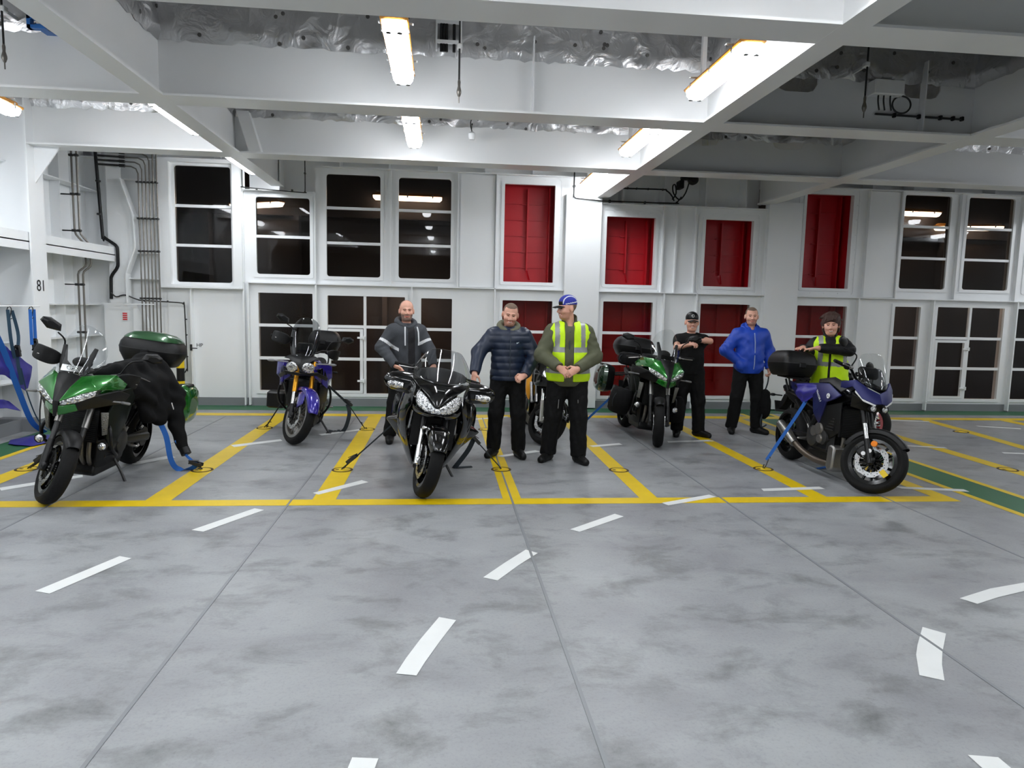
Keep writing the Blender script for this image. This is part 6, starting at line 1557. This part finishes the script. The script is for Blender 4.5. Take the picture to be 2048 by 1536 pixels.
PX = [-4.70, -4.645, -4.59, -4.535, -4.48, -4.425]
for k, x in enumerate(PX):
    zt = 3.73+.065*k if k < 4 else 3.97
    pts = [(-5.28, 11.52, zt+.02), (x, 11.52, zt), (x, 11.50, .95)] if k < 4 else [(x, 11.52, 4.4), (x, 11.50, .95)]
    t = thing('wall_pipe', ['first', 'second', 'third', 'fourth', 'fifth', 'sixth'][k]+' from the left of the six thin vertical pipes beside the tall dark window', 'pipe', group='six thin vertical pipes')
    b = MB(); b.tube(bend(pts, .10) if k < 4 else pts, .011, 8); obj('run', b, STEEL, t, 50)
    if k < 4: b = MB(); b.tube([(-5.28, 11.52, zt+.02), (-4.95, 11.52, zt+.012)], .016, 8); b.tube([(-4.97, 11.52, zt+.012), (-4.89, 11.52, zt+.01)], .024, 8); obj('union', b, DARKSTEEL, t, 40)
    for z in (3.50, 2.95, 2.45, 1.72): b = MB(); b.cbox((x, 11.49, z), (.05, .05, .028), bev=.008); obj('clamp', b, DARKSTEEL, t, 30)
pipe('thin dark cable crossing behind the six pipes and dropping to the valve', [bend([(-5.17, 11.53, 1.80), (-5.10, 11.53, 1.72), (-4.98, 11.53, 1.78), (-4.80, 11.6, 1.69), (-4.12, 11.66, 1.66), (-4.10, 11.66, .60), (-4.16, 11.66, .52)], .07)], .010, DARKSTEEL, [((-4.10, 11.66, z), (.03, .04, .02)) for z in (1.4, 1.15, .8)]+[((x, 11.6, 1.68), (.02, .04, .03)) for x in (-4.7, -4.35)], 'cable', 'wall_cable')
t = thing('bollard', 'yellow and black striped post behind the green top case', 'post', (-4.15, 11.5, 0))
for i in range(4): b = MB(); b.lathe([(0, i*.21), (.06, i*.21), (.06, i*.21+.21), (0, i*.21+.21)], (0, 0, 0), 'z', 20); obj('painted_band', b, BLACKP if i % 2 == 0 else YEL, t, 40)
t = thing('valve', 'small wall valve with handle beside the stencilled letters', 'valve', (-4.03, 11.68, .95)); b = MB(); b.tube([(0, .06, 0), (0, -.05, 0)], .014, 10); b.tube([(0, -.03, -.05), (0, -.03, .05)], .018, 10); b.cbox((.05, -.06, -.01), (.11, .012, .016)); obj('valve_body', b, DARKSTEEL, t, 40)
t = thing('safety_sign', 'small red and white notice on the left part of the back wall', 'sign', (-5.0, 11.59, 1.43)); b = MB(); b.box(-.04, .04, -.004, .004, -.065, .065); obj('plate', b, STICK, t, 0)
b = MB()
for k in range(4): b.box(-.034, .034, -.006, -.004, -.058+.031*k, -.036+.031*k)
obj('red_bar', b, mat('sign_red', (200, 44, 52), .5), t, 0)
o = text_on(None, 'HP', .085, Matrix.Translation((-3.93, YW-.003, .98)) @ Euler((rad(90), 0, 0)).to_matrix().to_4x4(), DARKSTEEL, 'stencil_lettering'); tag(o, 'small stencilled letters HP on the white back wall', 'lettering')
o = text_on(None, '81', .20, Matrix.Translation((-5.067, 9.43, 1.84)) @ Euler((rad(90), 0, rad(90))).to_matrix().to_4x4(), BLACKP, 'stencil_lettering'); tag(o, 'stencilled frame number 81 on the white column at the left', 'lettering')
# hanging rods, cable tray, junction box, sensor, camera
def rod(lb, x, y, z):
    t = thing('hanging_rod', lb, 'rod', (x, y, z), group='rods hanging from the deckhead')
    b = MB(); b.tube([(0, 0, .06), (0, 0, ZD-z)], .009, 8); obj('shaft', b, DARKSTEEL, t, 40)
    b = MB(); b.lathe([(0, -.0), (.012, .01), (.022, .04), (.022, .06), (.012, .10), (.014, .14), (.009, .16)], (0, 0, 0), 'z', 12); b.tube([(0, 0, -.05), (0, 0, .01)], .006, 8); obj('end_fitting', b, STEEL, t, 40)
    b = MB(); b.cbox((0, .02, .46), (.05, .07, .05), bev=.008); b.box(-.006, .006, .0, 7.02-y if y < 7 else .1, .44, .47); obj('bracket', b, WHITE2, t, 30)
rod('dark rod hanging in the middle bay right of the nearest centre lamp', .13, 6.78, 3.65); rod('dark rod hanging in the dim right bay left of the junction box', 4.13, 6.75, 3.70); rod('dark rod hanging at the far left beyond the left long beam', -3.84, 6.76, 3.73)
t = thing('cable_tray', 'short vertical cable ladder with black cables on the foil between the rods and lamp', 'cable tray', (.03, 6.90, 4.10))
b = MB()
for sx in (-.115, .115): b.box(sx-.008, sx+.008, -.03, .03, 0, .84)
obj('side_rail', b, WHITE2, t, 0)
for z in (.06, .24, .42, .60, .78): b = MB(); b.box(-.11, .11, -.035, -.01, z, z+.03); obj('rung', b, WHITE2, t, 0)
b = MB()
for x in (-.07, -.045, -.02, .05): b.tube([(x, -.01, -.01), (x, -.01, .84)], .014, 8)
obj('cable', b, BLACKP, t, 40)
t = thing('junction_box', 'white junction box with looped cables on the cross beam in the dim right bay', 'electrical box', (4.46, 6.93, 4.00)); b = MB(); b.cbox((0, 0, 0), (.32, .14, .15), bev=.01); obj('box_body', b, WHITE2, t, 30)
b = MB()
for x in (-.09, -.03, .04): b.tube(arc_pts([(x, -.02, -.07), (x-.005, -.03, -.14), (x+.02, -.02, -.22)], 4), .008, 6)
b.tube(arc_pts([(.08+.10*math.sin(a)+.12, .03, -.14+.085*math.cos(a)) for a in [k*.5 for k in range(13)]], 3), .009, 8); b.tube([(-.06, .06, -.235), (.92, .06, -.245)], .011, 8)
obj('cable', b, DARKSTEEL, t, 40)
for x in (.15, .42, .66, .80, .90): b = MB(); b.cbox((x, .06, -.24), (.03, .04, .045), bev=.006); obj('clip', b, BLACKP, t, 30)
t = thing('ceiling_sensor', 'small white sensor hanging under the foil in the second bay', 'sensor', (.35, 9.20, 3.88)); b = MB(); b.lathe([(0, -.05), (.035, -.045), (.045, -.01), (.045, .03), (.02, .05), (0, .05)], (0, 0, 0), 'z', 18); obj('sensor_body', b, WHITE, t, 40)
b = MB(); b.tube(arc_pts([(0, 0, .05), (-.02, .02, .16), (.01, .06, .26)], 4), .007, 6); b.box(-.008, .008, .02, .23, .14, .16); obj('cable', b, BLACKP, t, 40)
t = thing('surveillance_camera', 'black surveillance camera with cable loop high on the wall between the red panels', 'camera', (4.10, 11.55, 3.88)); b = MB(); b.cbox((-.10, .0, .04), (.14, .10, .07), bev=.02); b.cbox((-.14, .1, -.06), (.08, .2, .14), bev=.015); obj('mount', b, BLACKP, t, 30)
b = MB(); b.lathe([(0, -.05), (.06, -.045), (.09, -.01), (.09, .04), (.07, .07), (0, .08)], (.04, -.02, .02), 'y', 20); obj('camera_head', b, BLACKP, t, 40)
b = MB(); b.tube(arc_pts([(-.02, .0, -.02), (-.06, .05, -.2), (-.14, .1, -.30), (-.24, .12, -.20), (-.26, .12, -.08), (-.22, .12, -.06), (-.20, .12, -.2), (-.26, .12, -.3)], 6), .012, 8); obj('cable', b, BLACKP, t, 40)
pipe('thin dark conduit running along the wall below the surveillance camera', [bend([(2.14, 11.60, 4.1), (2.14, 11.60, 3.53), (2.6, 11.60, 3.50), (3.9, 11.62, 3.51), (3.98, 11.62, 3.62)], .06)], .011, BLACKP, [((x, 11.61, 3.50), (.03, .05, .05)) for x in (2.75, 3.35)]+[((2.14, 11.6, 3.72), (.04, .05, .04))], 'cable', 'wall_cable')
pipe('upper black cable leading to the camera from the right long beam', [bend([(2.95, 11.60, 3.72), (3.72, 11.62, 3.73), (3.83, 11.63, 3.62), (3.86, 11.63, 3.55)], .08)], .012, BLACKP, [((x, 11.61, 3.725), (.025, .04, .035)) for x in (3.05, 3.2, 3.4, 3.65)], 'cable', 'wall_cable')
pipe('thin conduit around the top of the short dark window at the left', [bend([(-3.17, 11.60, 3.85), (-3.17, 11.60, 3.50), (-2.2, 11.60, 3.45), (-2.2, 11.60, 4.0)], .05)], .009, DARKSTEEL, [((x, 11.60, 3.48), (.03, .04, .03)) for x in (-2.95, -2.4)]+[((-2.2, 11.6, 3.75), (.03, .04, .03))], 'cable', 'wall_cable')
t = thing('beam_clamp', 'blue clamp on the girder at the top left corner', 'clamp', (-3.56, 6.82, 4.08)); b = MB(); b.box(-.10, .09, -.03, .03, -.03, -.0); b.box(-.10, -.07, -.03, .03, -.03, .08); b.box(.06, .09, -.03, .03, -.03, .06); b.box(-.10, -.02, -.03, .03, .05, .08); b.box(-.05, .05, .0, .2, -.01, .02); obj('clamp_body', b, mat('clamp_blue', (30, 98, 170), .4), t, 20)
